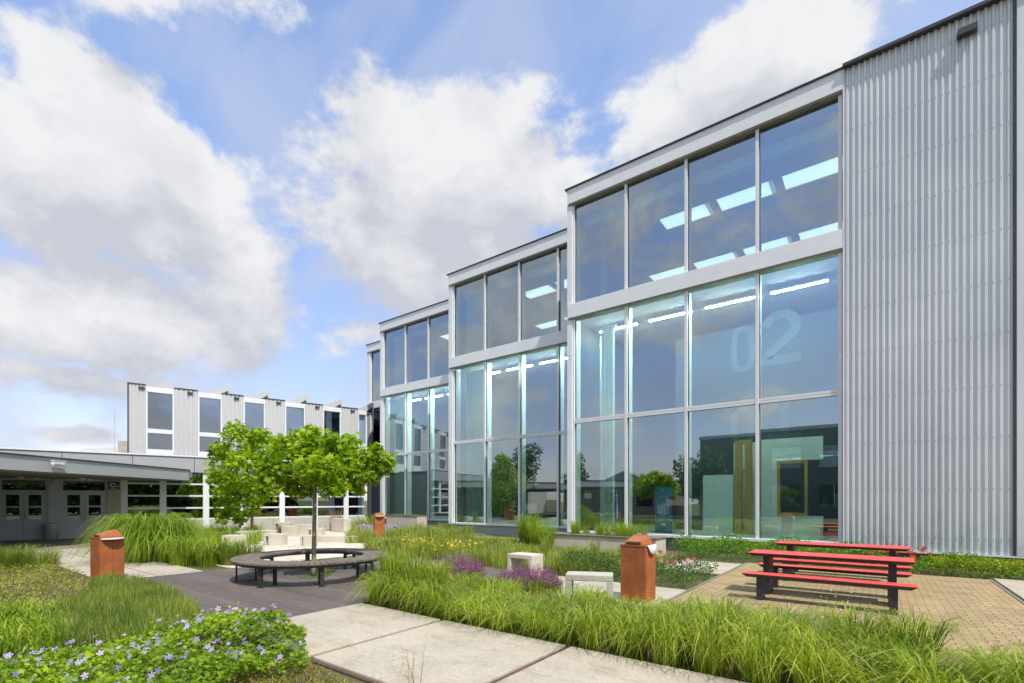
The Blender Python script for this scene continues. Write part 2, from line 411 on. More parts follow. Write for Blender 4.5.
def cloud_group():
    g = bpy.data.node_groups.new('cloud_field', 'ShaderNodeTree')
    g.interface.new_socket('Dir', in_out='INPUT', socket_type='NodeSocketVector')
    g.interface.new_socket('Field', in_out='OUTPUT', socket_type='NodeSocketFloat')
    N = g.nodes; Lk = g.links
    gi = N.new('NodeGroupInput'); go = N.new('NodeGroupOutput')
    def math_(op, a, b=None, c=None, clamp=False):
        n = N.new('ShaderNodeMath'); n.operation = op; n.use_clamp = clamp
        for i, x in enumerate((a, b, c)):
            if x is None: continue
            if isinstance(x, (int, float)): n.inputs[i].default_value = x
            else: Lk.new(x, n.inputs[i])
        return n.outputs[0]
    def dot(vec):
        n = N.new('ShaderNodeVectorMath'); n.operation = 'DOT_PRODUCT'; n.inputs[1].default_value = vec
        Lk.new(gi.outputs[0], n.inputs[0]); return n.outputs['Value']
    rr = dot((.8,.6,0)); ff = dot((-.6,.8,0)); zz = dot((0,0,1))
    fs = math_('MAXIMUM', ff, .08)
    a = math_('DIVIDE', rr, fs); b = math_('DIVIDE', zz, fs)
    cv = N.new('ShaderNodeCombineXYZ'); Lk.new(a, cv.inputs[0]); Lk.new(b, cv.inputs[1])
    # warp
    n1 = N.new('ShaderNodeTexNoise'); n1.inputs['Scale'].default_value = 3.2; n1.inputs['Detail'].default_value = 3
    Lk.new(gi.outputs[0], n1.inputs['Vector'])
    sub = N.new('ShaderNodeVectorMath'); sub.operation = 'SUBTRACT'; sub.inputs[1].default_value = (.5,.5,.5)
    Lk.new(n1.outputs['Color'], sub.inputs[0])
    ma = N.new('ShaderNodeVectorMath'); ma.operation = 'MULTIPLY_ADD'; ma.inputs[1].default_value = (.22,.22,0)
    Lk.new(sub.outputs[0], ma.inputs[0]); Lk.new(cv.outputs[0], ma.inputs[2])
    cur = None
    for (pu, pv, ru, rv, rot, amp) in BLOBS:
        mp = N.new('ShaderNodeMapping'); mp.vector_type = 'TEXTURE'
        mp.inputs['Location'].default_value = ((pu-512)/F, (HOR-pv)/F, 0)
        mp.inputs['Rotation'].default_value = (0,0,R(rot)); mp.inputs['Scale'].default_value = (ru/F, rv/F, 1)
        Lk.new(ma.outputs[0], mp.inputs[0])
        ln = N.new('ShaderNodeVectorMath'); ln.operation = 'LENGTH'; Lk.new(mp.outputs[0], ln.inputs[0])
        v = math_('MULTIPLY_ADD', ln.outputs['Value'], -amp, amp)
        cur = v if cur is None else math_('SMOOTH_MAX', cur, v, .15)
    # generic clouds for the rest of the sky
    den = math_('ADD', math_('MAXIMUM', zz, 0), .22)
    px = N.new('ShaderNodeVectorMath'); px.operation = 'SCALE'
    Lk.new(gi.outputs[0], px.inputs[0]); Lk.new(math_('DIVIDE', 1, den), px.inputs['Scale'])
    n2 = N.new('ShaderNodeTexNoise'); n2.inputs['Scale'].default_value = .85; n2.inputs['Detail'].default_value = 2
    Lk.new(px.outputs[0], n2.inputs['Vector'])
    gen = math_('MULTIPLY_ADD', n2.outputs['Fac'], 3.4, -1.42)
    mr = N.new('ShaderNodeMapRange'); mr.interpolation_type = 'SMOOTHSTEP'
    mr.inputs['From Min'].default_value = .12; mr.inputs['From Max'].default_value = .42
    Lk.new(ff, mr.inputs['Value'])
    mx = N.new('ShaderNodeMix'); mx.data_type = 'FLOAT'
    Lk.new(mr.outputs[0], mx.inputs[0]); Lk.new(gen, mx.inputs[2]); Lk.new(cur, mx.inputs[3])
    # billows
    n3 = N.new('ShaderNodeTexNoise'); n3.inputs['Scale'].default_value = 5.4; n3.inputs['Detail'].default_value = 9
    n3.inputs['Roughness'].default_value = .64; n3.inputs['Distortion'].default_value = .1
    sc = N.new('ShaderNodeVectorMath'); sc.operation = 'MULTIPLY'; sc.inputs[1].default_value = (1,1,1.5)
    Lk.new(gi.outputs[0], sc.inputs[0]); Lk.new(sc.outputs[0], n3.inputs['Vector'])
    bil = math_('MULTIPLY_ADD', n3.outputs['Fac'], 3.6, -1.85)
    Lk.new(math_('ADD', mx.outputs[0], bil), go.inputs[0])
    return g
# centre u, v, radii, tilt (degrees, counter-clockwise), strength
BLOBS = [(70,165,215,104,-38,1.6),(190,215,170,70,-42,1.3),(120,300,240,84,-8,1.6),(80,368,190,26,-4,1.0),
         (440,178,178,122,0,1.7),(380,250,110,80,0,1.2),(745,70,190,66,38,1.4),(150,5,140,34,0,.75),
         (62,417,72,12,0,1.2),(105,440,50,12,0,1.2),(20,446,60,8,0,1.0),(345,345,90,16,0,.5),(250,300,85,70,-30,1.1),(30,90,90,60,-30,1.2),(150,245,110,60,-20,1.4),(335,190,60,100,0,1.2),(470,120,110,60,10,1.2),(985,-60,120,40,25,.8)]
def world():
    w = bpy.data.worlds.new('World'); S.world = w; w.use_nodes = True; nt = w.node_tree
    for n in list(nt.nodes): nt.nodes.remove(n)
    out = nt.nodes.new('ShaderNodeOutputWorld'); bg = nt.nodes.new('ShaderNodeBackground')
    sky = nt.nodes.new('ShaderNodeTexSky'); sky.sky_type = 'NISHITA'; sky.sun_disc = False
    sky.sun_elevation = math.asin(SUN.z); sky.sun_rotation = math.atan2(SUN.x, SUN.y)
    sky.altitude = 0; sky.air_density = 1.0; sky.dust_density = .6; sky.ozone_density = 1.5
    tc = nt.nodes.new('ShaderNodeTexCoord'); nm = nt.nodes.new('ShaderNodeVectorMath'); nm.operation = 'NORMALIZE'
    nt.links.new(tc.outputs['Generated'], nm.inputs[0])
    grp = cloud_group()
    def field(off):
        ad = nt.nodes.new('ShaderNodeVectorMath'); ad.operation = 'ADD'; ad.inputs[1].default_value = off
        nt.links.new(nm.outputs[0], ad.inputs[0])
        n2 = nt.nodes.new('ShaderNodeVectorMath'); n2.operation = 'NORMALIZE'; nt.links.new(ad.outputs[0], n2.inputs[0])
        g = nt.nodes.new('ShaderNodeGroup'); g.node_tree = grp; nt.links.new(n2.outputs[0], g.inputs[0]); return g.outputs[0]
    f0 = field((0,0,0)); f1 = field((.03,-.02,.075))
    def m(op, a, b, c=None, clamp=False):
        n = nt.nodes.new('ShaderNodeMath'); n.operation = op; n.use_clamp = clamp
        for i, x in enumerate((a,b,c)):
            if x is None: continue
            if isinstance(x,(int,float)): n.inputs[i].default_value = x
            else: nt.links.new(x, n.inputs[i])
        return n.outputs[0]
    def mr(x, a, b, c=0, d=1):
        n = nt.nodes.new('ShaderNodeMapRange'); n.interpolation_type = 'SMOOTHSTEP'
        for k, v in (('From Min',a),('From Max',b),('To Min',c),('To Max',d)): n.inputs[k].default_value = v
        nt.links.new(x, n.inputs['Value']); return n.outputs[0]
    cover = mr(f0, -.08, .55)
    lit = m('MULTIPLY_ADD', m('SUBTRACT', f0, f1), .5, .62, True)
    deep = mr(f0, .6, 1.9, 0, .12)
    nv = nt.nodes.new('ShaderNodeTexNoise'); nv.inputs['Scale'].default_value = 7.5; nv.inputs['Detail'].default_value = 7; nv.inputs['Roughness'].default_value = .55; nv.inputs['Distortion'].default_value = .15
    nt.links.new(nm.outputs[0], nv.inputs['Vector'])
    lit = m('ADD', lit, m('MULTIPLY_ADD', nv.outputs['Fac'], 1.3, -.68))
    lit2 = m('MAXIMUM', m('SUBTRACT', lit, deep, None, True), .28)
    cc = ramp(nt, lit2, [(0, CLOUD_DARK), (.45, CLOUD_MID), (1, CLOUD_LIT)])
    # thin high veil
    sep = nt.nodes.new('ShaderNodeSeparateXYZ'); nt.links.new(nm.outputs[0], sep.inputs[0])
    mp = nt.nodes.new('ShaderNodeMapping'); mp.inputs['Rotation'].default_value = (0,0,R(25)); mp.inputs['Scale'].default_value = (1.2,3.2,2.4)
    nt.links.new(nm.outputs[0], mp.inputs[0])
    nz = nt.nodes.new('ShaderNodeTexNoise'); nz.inputs['Scale'].default_value = 2.4; nz.inputs['Detail'].default_value = 8; nz.inputs['Distortion'].default_value = .6
    nt.links.new(mp.outputs[0], nz.inputs['Vector'])
    veil = mr(nz.outputs['Fac'], .36, .72, .04, .7)
    haze = mr(sep.outputs[2], 0, .3, .2, 0)
    veil = m('MAXIMUM', veil, haze)
    tint = mix(nt, 1.0, sky.outputs[0], SKY_TINT, 'MULTIPLY')
    low = mr(sep.outputs[2], 0, .42, .56, 1)
    lc = nt.nodes.new('ShaderNodeCombineColor')
    for i, lo in enumerate((.62, .54, .53)): nt.links.new(mr(sep.outputs[2], 0, .62, lo, 1), lc.inputs[i])
    tint = mix(nt, 1.0, tint, lc.outputs[0], 'MULTIPLY')
    c = mix(nt, veil, tint, CLOUD_VEIL)
    c = mix(nt, cover, c, cc)
    nt.links.new(c, bg.inputs[0]); bg.inputs[1].default_value = .15
    nt.links.new(bg.outputs[0], out.inputs[0])
CLOUD_DARK = (2.0, 2.12, 2.5); CLOUD_MID = (2.75, 2.83, 3.1); CLOUD_LIT = (3.65, 3.68, 3.75); CLOUD_VEIL = (2.3, 2.6, 3.4)
SKY_TINT = (1.33, 1.25, 1.27)
world()

# ------------------------------------------------------------------ ground
gm = MB().quad((-900,-900,0),(900,-900,0),(900,900,0),(-900,900,0))
struct('ground', gm, M['soil'])
JX = [-6.66,-4.80,-2.80,-.80,1.20,3.20,5.2]
pm = MB()
for a, b in zip(JX[:-1], JX[1:]): pm.box(a+.04, b-.04, 2.84, 4.8, .004, .05)
struct('concrete_path', pm, M['slab'], bevel=.012)
struct('path_bedding', MB().box(-6.66, 5.2, 2.80, 4.82, .002, .022), plain('brown steel edging', (.10,.06,.04), .8, 0, .3, 6))
struct('timber_deck', MB().prism([(-12.6,2.8),(-6.68,2.8),(-6.68,7.3),(-6.2,9.0),(-7.4,9.2),(-10.0,9.2),(-12.6,8.3)], .0, .035), M['deck'])
wm = MB()
for i, x in enumerate((-14.5,-16.4,-18.3,-20.2,-22.1)):
    for y0, y1 in ((2.95,3.85),(3.88,4.78)): wm.box(x+.02, x+1.87, y0, y1, .004, .04)
struct('entrance_path', wm, M['slab'], bevel=.01)
struct('forecourt', MB().prism([(-40,-10),(-22.2,-10),(-22.2,5.6),(-26,8),(-40,8)], .0, .02), M['asphalt'])
struct('brick_paving', MB().box(-2.74, 1.88, 5.9, 14.15, .0, .03), M['brick'])
sm = MB()
for x0, x1, y0, y1 in ((-6.6,-4.75,7.35,9.1),(-4.7,-2.8,7.35,9.1),(-4.3,-2.8,11.5,13.65)): sm.box(x0,x1,y0,y1,.004,.045)
struct('stepping_slabs', sm, M['slab'], bevel=.01)
rm = MB()
for y0, y1 in ((5.9,7.75),(7.8,9.7),(9.75,11.68),(11.73,14.3)): rm.box(1.97,3.95,y0,y1,.004,.05); rm.box(4.0,6,y0,y1,.004,.05)
struct('side_path', rm, M['slab'], bevel=.01)
em = MB().box(-2.79,-2.745,5.9,14.2,.0,.04).box(1.885,1.93,5.9,14.2,.0,.04)
struct('kerb', em, M['asphalt'])
tm = MB()
for x0, x1, y0, y1, z in ((-20.5,-15.6,6.4,9.0,.05),(-15.55,-12.66,5.4,8.9,.042),(-22,-14.2,9.05,11.4,.055),(-24.5,-16.5,11.45,15,.05)): tm.box(x0,x1,y0,y1,.003,z)
struct('terrace', tm, M['cast'], bevel=.015)
struct('facade_strip_paving', MB().box(-17.9,-10.2,16.0,16.9,.0,.05), M['slab'])

# ------------------------------------------------------------------ glass building
GB = thing('glass_building', 'tall stepped school building with huge glass walls and a grey ribbed metal end', 'building', (-12,18,0))
def gp(name, mb, mat, **k): return wobj(name, mb, mat, GB, **k)
ZR, ZF, ZB1, ZB0, ZT, ZS, ZL = 13.47, 12.9, 9.1, 8.58, 4.67, .62, .40
BLK = [(-9.42, -.74, 16.0, [-9.18,-7.07,-4.98,-2.87,-.80]),
       (-17.92, -9.30, 18.3, [-17.62,-15.50,-13.40,-11.28,-9.2]),
       (-26.5, -17.8, 20.6, [-26.2,-24.05,-21.95,-19.85,-17.8]),
       (-31.0, -26.4, 22.9, [-30.6,-28.5,-26.4])]
for bi, (xl, xr, Y, mu) in enumerate(BLK):
    gl = Y+.20
    gp('side_post', MB().box(xl, mu[0]-.035, Y+.06, Y+.5, ZL, ZF), M['frame'])
    gp('roof_fascia', MB().box(xl+.04, xr+.02, Y, Y+.45, ZF, ZR-.03), M['frame'], bevel=.006)
    gp('coping', MB().box(xl-.05, xr+.02 if bi else xr, Y-.05, Y+.6, ZR-.028, ZR+.012), M['dark_metal'])
    gp('floor_band', MB().box(xl+.06, xr+.02, Y, Y+.45, ZB0, ZB1), M['frame'], bevel=.006)
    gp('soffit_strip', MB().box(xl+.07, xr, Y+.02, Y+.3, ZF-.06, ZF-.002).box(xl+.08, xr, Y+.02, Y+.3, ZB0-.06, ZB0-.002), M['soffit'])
    gp('sill', MB().box(xl+.02, xr+.02, Y+.04, Y+.4, ZL+.05, ZS-.08), M['white'], bevel=.006)
    gp('plinth', MB().box(xl+.05, xr, Y+.14, Y+.5, 0, ZL+.048), M['plinth'] if bi == 0 else M['band'])
    for j, x in enumerate(mu[:5]):
        w = .045
        gp('mullion', MB().box(x-w, x+w, Y+.10, Y+.34, ZS-.08, ZB0-.06).box(x-w, x+w, Y+.10, Y+.34, ZB1, ZF-.06), M['white'])
        gp('inner_fin', MB().box(x-.03, x+.03, Y+.345, Y+.62, ZL+.1, ZF-.1), M['inwhite'])
    for a, b in zip(mu[:-1], mu[1:]):
        gp('transom', MB().box(a+.045, b-.045, Y+.11, Y+.33, ZT-.075, ZT-.006).box(a+.045, b-.045, Y+.13, Y+.33, ZT-.006, ZT+.006).box(a+.045, b-.045, Y+.11, Y+.33, ZT+.006, ZT+.075), M['white'])
        for z0, z1 in ((ZS-.08, ZT-.075), (ZT+.075, ZB0-.06), (ZB1, ZF-.06)):
            ta_, tb2 = random.uniform(-.006,.006), random.uniform(-.009,.009)
            gp('window_pane', MB().quad((a+.045,gl-ta_-tb2,z0),(b-.045,gl+ta_-tb2,z0),(b-.045,gl+ta_+tb2,z1),(a+.045,gl-ta_+tb2,z1)), M['glass'])
            gp('pane_gasket', MB().box(a+.0455, a+.07, gl-.02, gl+.02, z0, z1), M['dark_metal'])
    # interior
    xi0, xi1 = xl+.1, xr+.3
    gp('ground_floor', MB().box(xi0, xi1, Y+.5, Y+11, .3, .5), M['innerfloor'])
    gp('upper_floor', MB().box(xi0, xi1, Y+.5, Y+11, ZB0+.02, ZB1-.05), M['innerceil'])
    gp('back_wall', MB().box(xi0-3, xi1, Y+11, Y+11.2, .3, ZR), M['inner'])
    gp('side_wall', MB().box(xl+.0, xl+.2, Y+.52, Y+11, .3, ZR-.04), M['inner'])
    gp('ceiling_beam', MB().box(xi0+.2, xi1, Y+.9, Y+1.15, ZF-.55, ZF-.18), M['inwhite'])
    # roof with real openings closed by opal skylights
    rows = [(Y+3.1, Y+4.05), (Y+7.6, Y+8.5)]
    rf = MB(); ys = [Y+.45]+[v for r in rows for v in r]+[Y+11.2]
    for k in range(0, 6, 2): rf.box(xl, xr+.02, ys[k], ys[k+1], ZF+.02, ZF+.3)
    sk = MB(); n = max(1, round((xr-xl)/2.12))
    for y0, y1 in rows:
        for k in range(n):
            x0 = xl+k*(xr-xl)/n; x1 = xl+(k+1)*(xr-xl)/n
            rf.box(x0, x0+.28, y0, y1, ZF+.02, ZF+.3)
            if k == 0 and y0 < Y+5:
                rf.box(x0+.281, x1, y0, y1, ZF+.02, ZF+.3); continue
            gp('skylight', MB().quad((x0+.28,y0,ZF+.05),(x1,y0,ZF+.05),(x1,y1,ZF+.05),(x0+.28,y1,ZF+.05)), M['opal'])
    gp('roof', rf, M['innerceil'])
# solid east part behind the ribbed wall
gp('body_wall', MB().box(-.44, -.24, 16.55, 27, .3, ZR-.05), M['inner'])
# ribbed metal wall
def ribs(x0, x1, y, z0, z1, pitch, dep, top=.42, slope=.16):
    mb = MB(); pts = []; x = x0
    while x < x1-1e-6:
        for fx, dy in ((0,0),((1-top)/2-slope/2, 0),((1-top)/2+slope/2, dep),((1+top)/2-slope/2, dep),((1+top)/2+slope/2, 0)):
            if x+fx*pitch <= x1: pts.append((x+fx*pitch, y-dy))
        x += pitch
    pts.append((x1, y))
    for (a, b) in zip(pts[:-1], pts[1:]): mb.quad((a[0],a[1],z0),(b[0],b[1],z0),(b[0],b[1],z1),(a[0],a[1],z1))
    return mb
PITCH = 3.24/25
gp('ribbed_wall', ribs(-.70, 2.54, 16.08, ZL, ZR-.03, PITCH, .042, .46, .16), M['clad'])
gp('ribbed_wall', ribs(3.05, 12, 16.08, ZL, ZR-.03, PITCH, .042, .46, .16), M['clad'])
gp('wall_backing', MB().box(-.72, 12, 16.10, 16.5, ZL-.05, ZR-.04), M['plinth'])
gp('corner_trim', MB().box(2.60, 3.04, 15.99, 16.095, ZL, ZR-.03), M['clad'])
gp('edge_trim', MB().box(-.735, -.70, 16.0, 16.3, ZL, ZR-.03), M['frame'])
gp('drip_flashing', MB().box(-.73, 12, 15.99, 16.09, ZL-.045, ZL-.005), M['white'])
gp('plinth', MB().box(-.73, 12, 16.15, 16.5, 0, ZL-.05), M['plinth'])
gp('coping', MB().box(-.739, 12.05, 15.9, 16.6, ZR-.028, ZR+.05), M['dark_metal'])
scr = MB()
for r in range(11):
    z = ZL+.35+r*1.22
    for k in range(25):
        x = -.70+(k+.5)*PITCH; scr.box(x-.007, x+.007, 16.030, 16.037, z-.007, z+.007)
gp('screw_row', scr, M['dark_metal'])['kind'] = 'stuff'
x0, _ = at_yz(957, 31, 16); x1, _ = at_yz(977, 20, 16)
gp('overflow_spout', MB().prism_xz([(x0,12.93),(x1,12.93),(x1,13.08),(x0,13.08)], 15.86, 16.03), M['dark_metal'])

# big wall numbers on the inside wall
def digit(d, x, z, w, h, t, y):
    mb = MB()
    def stroke(pts, th):
        n = len(mb.v); pts = [Vector((p[0], p[1])) for p in pts]
        L = []; Rr = []
        for i, p in enumerate(pts):
            tg = (pts[min(i+1,len(pts)-1)]-pts[max(i-1,0)]).normalized(); nn = Vector((-tg.y, tg.x))*th/2
            L.append(p+nn); Rr.append(p-nn)
        for i in range(len(pts)-1):
            a, b, c, e = Rr[i], Rr[i+1], L[i+1], L[i]
            mb.prism_xz([(a.x,a.y),(b.x,b.y),(c.x,c.y),(e.x,e.y)], y-.012, y)
    if d == '0':
        pts = []
        for i in range(41):
            a = 2*math.pi*i/40; c, s = math.cos(a), math.sin(a); e = .62
            pts.append((x+w/2+(w-t)/2*math.copysign(abs(c)**e, c), z+h/2+(h-t)/2*math.copysign(abs(s)**e, s)))
        stroke(pts, t)
    elif d == '2':
        r = (w-t)/2; pts = [(x+w/2+r*math.cos(a), z+h-t/2-r+r*math.sin(a)) for a in np.linspace(R(170), R(-35), 16)]
        pts += [(x+t*.55, z+t)]
        stroke(pts, t); stroke([(x, z+t/2),(x+w, z+t/2)], t)
    else:
        stroke([(x+w*.5, z+t*.9),(x+w*.5, z+h)], t); stroke([(x+.1*w, z+h*.78),(x+w*.42, z+h*.95)], t*.8); stroke([(x, z+t/2),(x+w, z+t/2)], t)
    return mb
YN = 20.0
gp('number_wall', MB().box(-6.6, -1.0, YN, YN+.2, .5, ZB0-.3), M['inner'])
def num(u0, u1, v0, v1, d):
    xa, za = at_yz((u0+u1)/2, v0, YN-.02); _, zb = at_yz((u0+u1)/2, v1, YN-.02)
    x0, x1 = at_y(u0, YN-.02), at_y(u1, YN-.02)
    gp('wall_numeral', digit(d, x0, zb, x1-x0, za-zb, (x1-x0)*.26, YN-.005), M['numeral'])
num(731,755,326,372,'0'); num(761,801,309,364,'2'); num(731,755,407,448,'0'); num(768,801,400,441,'1')

# curtains in the left panes
def curtain(x0, x1, y, z0, z1, label):
    mb = MB(); n = int((x1-x0)/.05); pts = [(x0+(x1-x0)*i/n, y+.05*math.sin(i*1.9)+.02*math.sin(i*.7)) for i in range(n+1)]
    for a, b in zip(pts[:-1], pts[1:]): mb.quad((a[0],a[1],z0),(b[0],b[1],z0),(b[0],b[1],z1),(a[0],a[1],z1))
    th = thing('curtain', label, 'curtain', (x0, y, z0))
    wobj('cloth', mb, M['curtain'], th, smooth=True); wobj('rail', MB().box(x0-.05, x1+.05, y-.03, y+.03, z1, z1+.05), M['white'], th)
curtain(-17.35, -15.7, 19.1, .55, ZB0-.2, 'tall pleated pale curtain inside the lower left panes of the middle block')
curtain(-17.35, -15.7, 19.1, ZB1+.05, ZF-.3, 'pleated pale curtain inside the top left pane of the middle block')
curtain(-25.9, -24.3, 21.4, .55, ZB0-.2, 'narrow pale curtain low in the farthest wide glass block')
curtain(-25.9, -24.3, 21.4, ZB1+.05, ZF-.3, 'narrow pale curtain at the top of the farthest wide glass block')
curtain(-8.6, -8.05, 17.3, .55, ZB0-.2, 'narrow drawn curtain in the left pane of the nearest glass block')

# exhibition booth behind the ground floor glass
YB = 18.7
def bx(u, v): return at_yz(u, v, YB)
EB = thing('exhibition_booth', 'white display booth with an ochre framed window inside the ground floor glass', 'booth', (*[(at_y(780,YB))], YB, .5))
xl_, zt = bx(761, 438); xr_ = at_y(823, YB); xw = at_y(777, YB); _, wz1 = bx(800, 460); _, wz0 = bx(800, 516)
zt = bx(790, 438)[1]
wobj('front_wall', MB().box(xl_, xw, YB, YB+.15, .5, zt).box(xw+.001, xr_, YB, YB+.15, wz1, zt).box(xw+.001, xr_, YB, YB+.15, .5, wz0), M['inwhite'], EB)
wobj('side_wall', MB().box(at_y(733,YB), xl_-.002, YB+.1, YB+.25, .5, zt-.05), M['inwhite'], EB)
xf = at_y(808, YB)
wobj('window_frame', MB().box(xw+.002, xw+.1, YB-.03, YB+.18, wz0, wz1).box(xf-.1, xf, YB-.03, YB+.18, wz0, wz1).box(xw+.102, xf-.102, YB-.03, YB+.18, wz1-.1, wz1-.001).box(xw+.102, xf-.102, YB-.03, YB+.18, wz0+.001, wz0+.1), M['ply'], EB)
xp0, xp1 = at_y(735,YB-.2), at_y(752,YB-.2); zp = at_yz(744,440,YB-.2)[1]; pw = (xp1-xp0)
pst = MB().box(xp0, xp0+pw*.4, YB-.25, YB-.1, .5, zp).box(xp0+pw*.6, xp1, YB-.25, YB-.1, .5, zp)
for k in range(4): z = .5+k*(zp-.5-.15)/3; pst.box(xp0+pw*.401, xp0+pw*.599, YB-.245, YB-.1, z, z+.15)
wobj('timber_post', pst, M['ply'], EB)
wobj('low_partition', MB().box(at_y(703,YB-.2), at_y(733,YB-.2), YB-.2, YB-.1, .5, at_yz(718,475,YB-.2)[1]), M['curtain'], EB)
# blue banners
def banner(u0, u1, v0, v1, label, logo):
    Yb = 17.6; x0, x1 = at_y(u0, Yb), at_y(u1, Yb); z1 = at_yz(u0, v0, Yb)[1]; z0 = .52
    t = thing('banner', label, 'banner', ((x0+x1)/2, Yb, .5), group='blue banners behind the glass')
    wobj('cloth', MB().box(x0, x1, Yb, Yb+.02, z0+.03, z1), M['blue'], t)
    wobj('base', MB().box(x0, x1, Yb-.06, Yb+.08, .5, z0+.028), M['dark_metal'], t)
    mb = MB(); w = x1-x0; cx = (x0+x1)/2; cz = z0+(z1-z0)*(.5 if logo else .8); rr = w*.26
    def disc(px, pz, r, q=10):
        for i in range(q):
            a, b = 2*math.pi*i/q, 2*math.pi*(i+1)/q
            mb.prism_xz([(px+r*.55*math.cos(a), pz+r*.55*math.sin(a)),(px+r*math.cos(a), pz+r*math.sin(a)),(px+r*math.cos(b), pz+r*math.sin(b)),(px+r*.55*math.cos(b), pz+r*.55*math.sin(b))], Yb-.006, Yb-.001)
    if logo:
        disc(cx, cz, w*.12)
        for k in range(6): disc(cx+rr*math.cos(k*math.pi/3+.52), cz+rr*math.sin(k*math.pi/3+.52), w*.12)
        mb.box(cx-w*.12, cx+w*.12, Yb-.006, Yb-.001, z0+(z1-z0)*.14, z0+(z1-z0)*.2)
        wobj('emblem', mb, M['ink'], t)
    else:
        for k in range(3): mb.box(x0+w*.15, x0+w*(.75-.15*k), Yb-.006, Yb-.001, cz-k*.14, cz-k*.14+.05)
        wobj('printed_lines', mb, M['ink'], t)
banner(655, 672, 487, 531, 'blue banner with a white ring emblem behind the second pane', True)
banner(609, 621, 488, 529, 'narrower blue banner with white lines beside the first mullion', False)
# ceiling strip lamps on level two; third block's row is added to brighten it
lights = []
for bi, (xl, xr, Y, mu) in enumerate(BLK[:3]):
    for k in range(4):
        lights.append((xl+.5+k*2.05, Y+1.75, ZB0-.16))
for i, (x, y, z) in enumerate(lights):
    if i == 0:
        base = thing('strip_lamp', '', 'lamp', (x,y,z), group='strip lamps under the intermediate floor')
        obj('housing', MB().box(0,1.6,-.06,.06,.03,.09), M['white'], base); obj('tube', MB().box(.02,1.58,-.022,.022,0,.028), M['tubelight'], base)
        l = base
    else:
        l = copy_tree(base); l.location = (x,y,z)
    l['label'] = ('glowing strip lamp in a straight row behind the second row glass of the %s block' % ('nearest', 'middle', 'third (added fill lamp)')[i//4])
# round potted tub and stools inside the middle block
tb = thing('timber_drum', 'brown round timber drum inside the middle glass block', 'drum', (-13.6,19.6,.5))
obj('body', MB().tube([(0,0,0),(0,0,.5),(0,0,1.0)], [.33,.42,.35], 18), M['house'], tb, True)
obj('top', MB().tube([(0,0,1.001),(0,0,1.03)], .36, 18), M['ply'], tb)

# ------------------------------------------------------------------ ribbed wing on the left
WING = thing('school_wing', 'two storey school wing with ribbed white panels, big windows and a low grey canopy', 'building', (-28.86,3.36,0), R(73.74))
def wp(name, mb, mat, parent=None, **k): return obj(name, mb, mat, parent or WING, **k)
def tw(u, off=0.0):                                   # along-wall coordinate seen at column u, off = depth behind the wall
    k = (u-512)/F; r0, d0 = -21.07-.6*off, 20+.8*off
    return (k*d0-r0)/(.8-.6*k)
T0, T1 = -22, tw(366.5)
TU = tw(366.5, 4.5)
def zw(v, u=160, off=4.5):
    return HC+(HOR-v)/F*(20+.8*off+.6*tw(u, off))
wp('parapet', MB().box(T0, T1, -.15, .4, 3.05, 3.80), M['band'], bevel=.01)
wp('parapet_cap', MB().box(T0-.02, T1, -.2, .5, 3.802, 3.87), M['white'])
joints = MB()
for t in (-6,-3,-.5,1.9,4.3,6.7,9.1,11.5): joints.box(t-.012, t+.012, -.156, -.14, 3.06, 3.79)
wp('panel_joint', joints, M['dark_metal'])
wp('low_roof', MB().box(T0, T1, .4, 14, 3.5, 3.7), M['plinth'])
wp('ground_wall', MB().box(6.0, T1, -.02, .2, 0, .72), M['castold'])
wp('interior_wall', MB().box(T0, T1, 5, 5.2, 0, 3.4), M['inner'])
wp('end_wall', MB().box(T1-.15, T1, .41, 14, 0, 3.49), M['band'])
wp('interior_floor', MB().box(T0, T1, .25, 5, .0, .1), M['innerfloor'])
posts = [tw(u) for u in (124,163,206,243,282,315,346)]+[T1]
for a, b in zip(posts[:-1], posts[1:]):
    wp('post', MB().box(a-.13, a+.13, -.06, .2, 0, 3.05), M['frame'])
    f = wp('window', MB().box(a+.131, b-.131, -.03, .12, .72, .80).box(a+.131, b-.131, -.03, .12, 1.27, 1.35).box(a+.131, b-.131, -.03, .12, 1.86, 1.94).box(a+.131, b-.131, -.03, .12, 2.44, 2.52), M['white'])
    wp('pane', MB().quad((a+.13,.05,.8),(b-.13,.05,.8),(b-.13,.05,3.05),(a+.13,.05,3.05)), M['wingglass'], f)
# doors under the canopy
def double_door(ta, tb_):
    wp('door_frame', MB().box(ta, ta+.09, -.03, .15, 0, 2.62).box(tb_-.09, tb_, -.03, .15, 0, 2.62).box(ta+.091, tb_-.091, -.03, .15, 2.02, 2.12).box(ta+.091, tb_-.091, -.03, .15, 2.54, 2.62), M['door'])
    f = wp('transom_window', MB().quad((ta+.09,.06,2.12),(tb_-.09,.06,2.12),(tb_-.09,.06,2.54),(ta+.09,.06,2.54)), M['wingglass'])
    mid = (ta+tb_)/2
    for a, b, s in ((ta+.092, mid-.004, 1), (mid+.004, tb_-.092, -1)):
        w = b-a; i0, i1 = a+w*.2, b-w*.2
        d = wp('door', MB().box(a, i0, 0, .06, .01, 2.015).box(i1, b, 0, .06, .01, 2.015).box(i0, i1, 0, .06, .01, .88).box(i0, i1, 0, .06, 1.38, 1.45).box(i0, i1, 0, .06, 1.92, 2.015), M['door'])
        wp('pane', MB().quad((i0,.03,.88),(i1,.03,.88),(i1,.03,1.38),(i0,.03,1.38)).quad((i0,.03,1.45),(i1,.03,1.45),(i1,.03,1.92),(i0,.03,1.92)), M['wingglass'], d)
        hx = b-.06 if s > 0 else a+.06
        wp('handle', MB().box(hx-.015, hx+.015, -.06, -.001, .9, 1.25), M['zinc'], d)
d1a, d1b, d2a, d2b = tw(-2), tw(48.5), tw(60), tw(107.5)
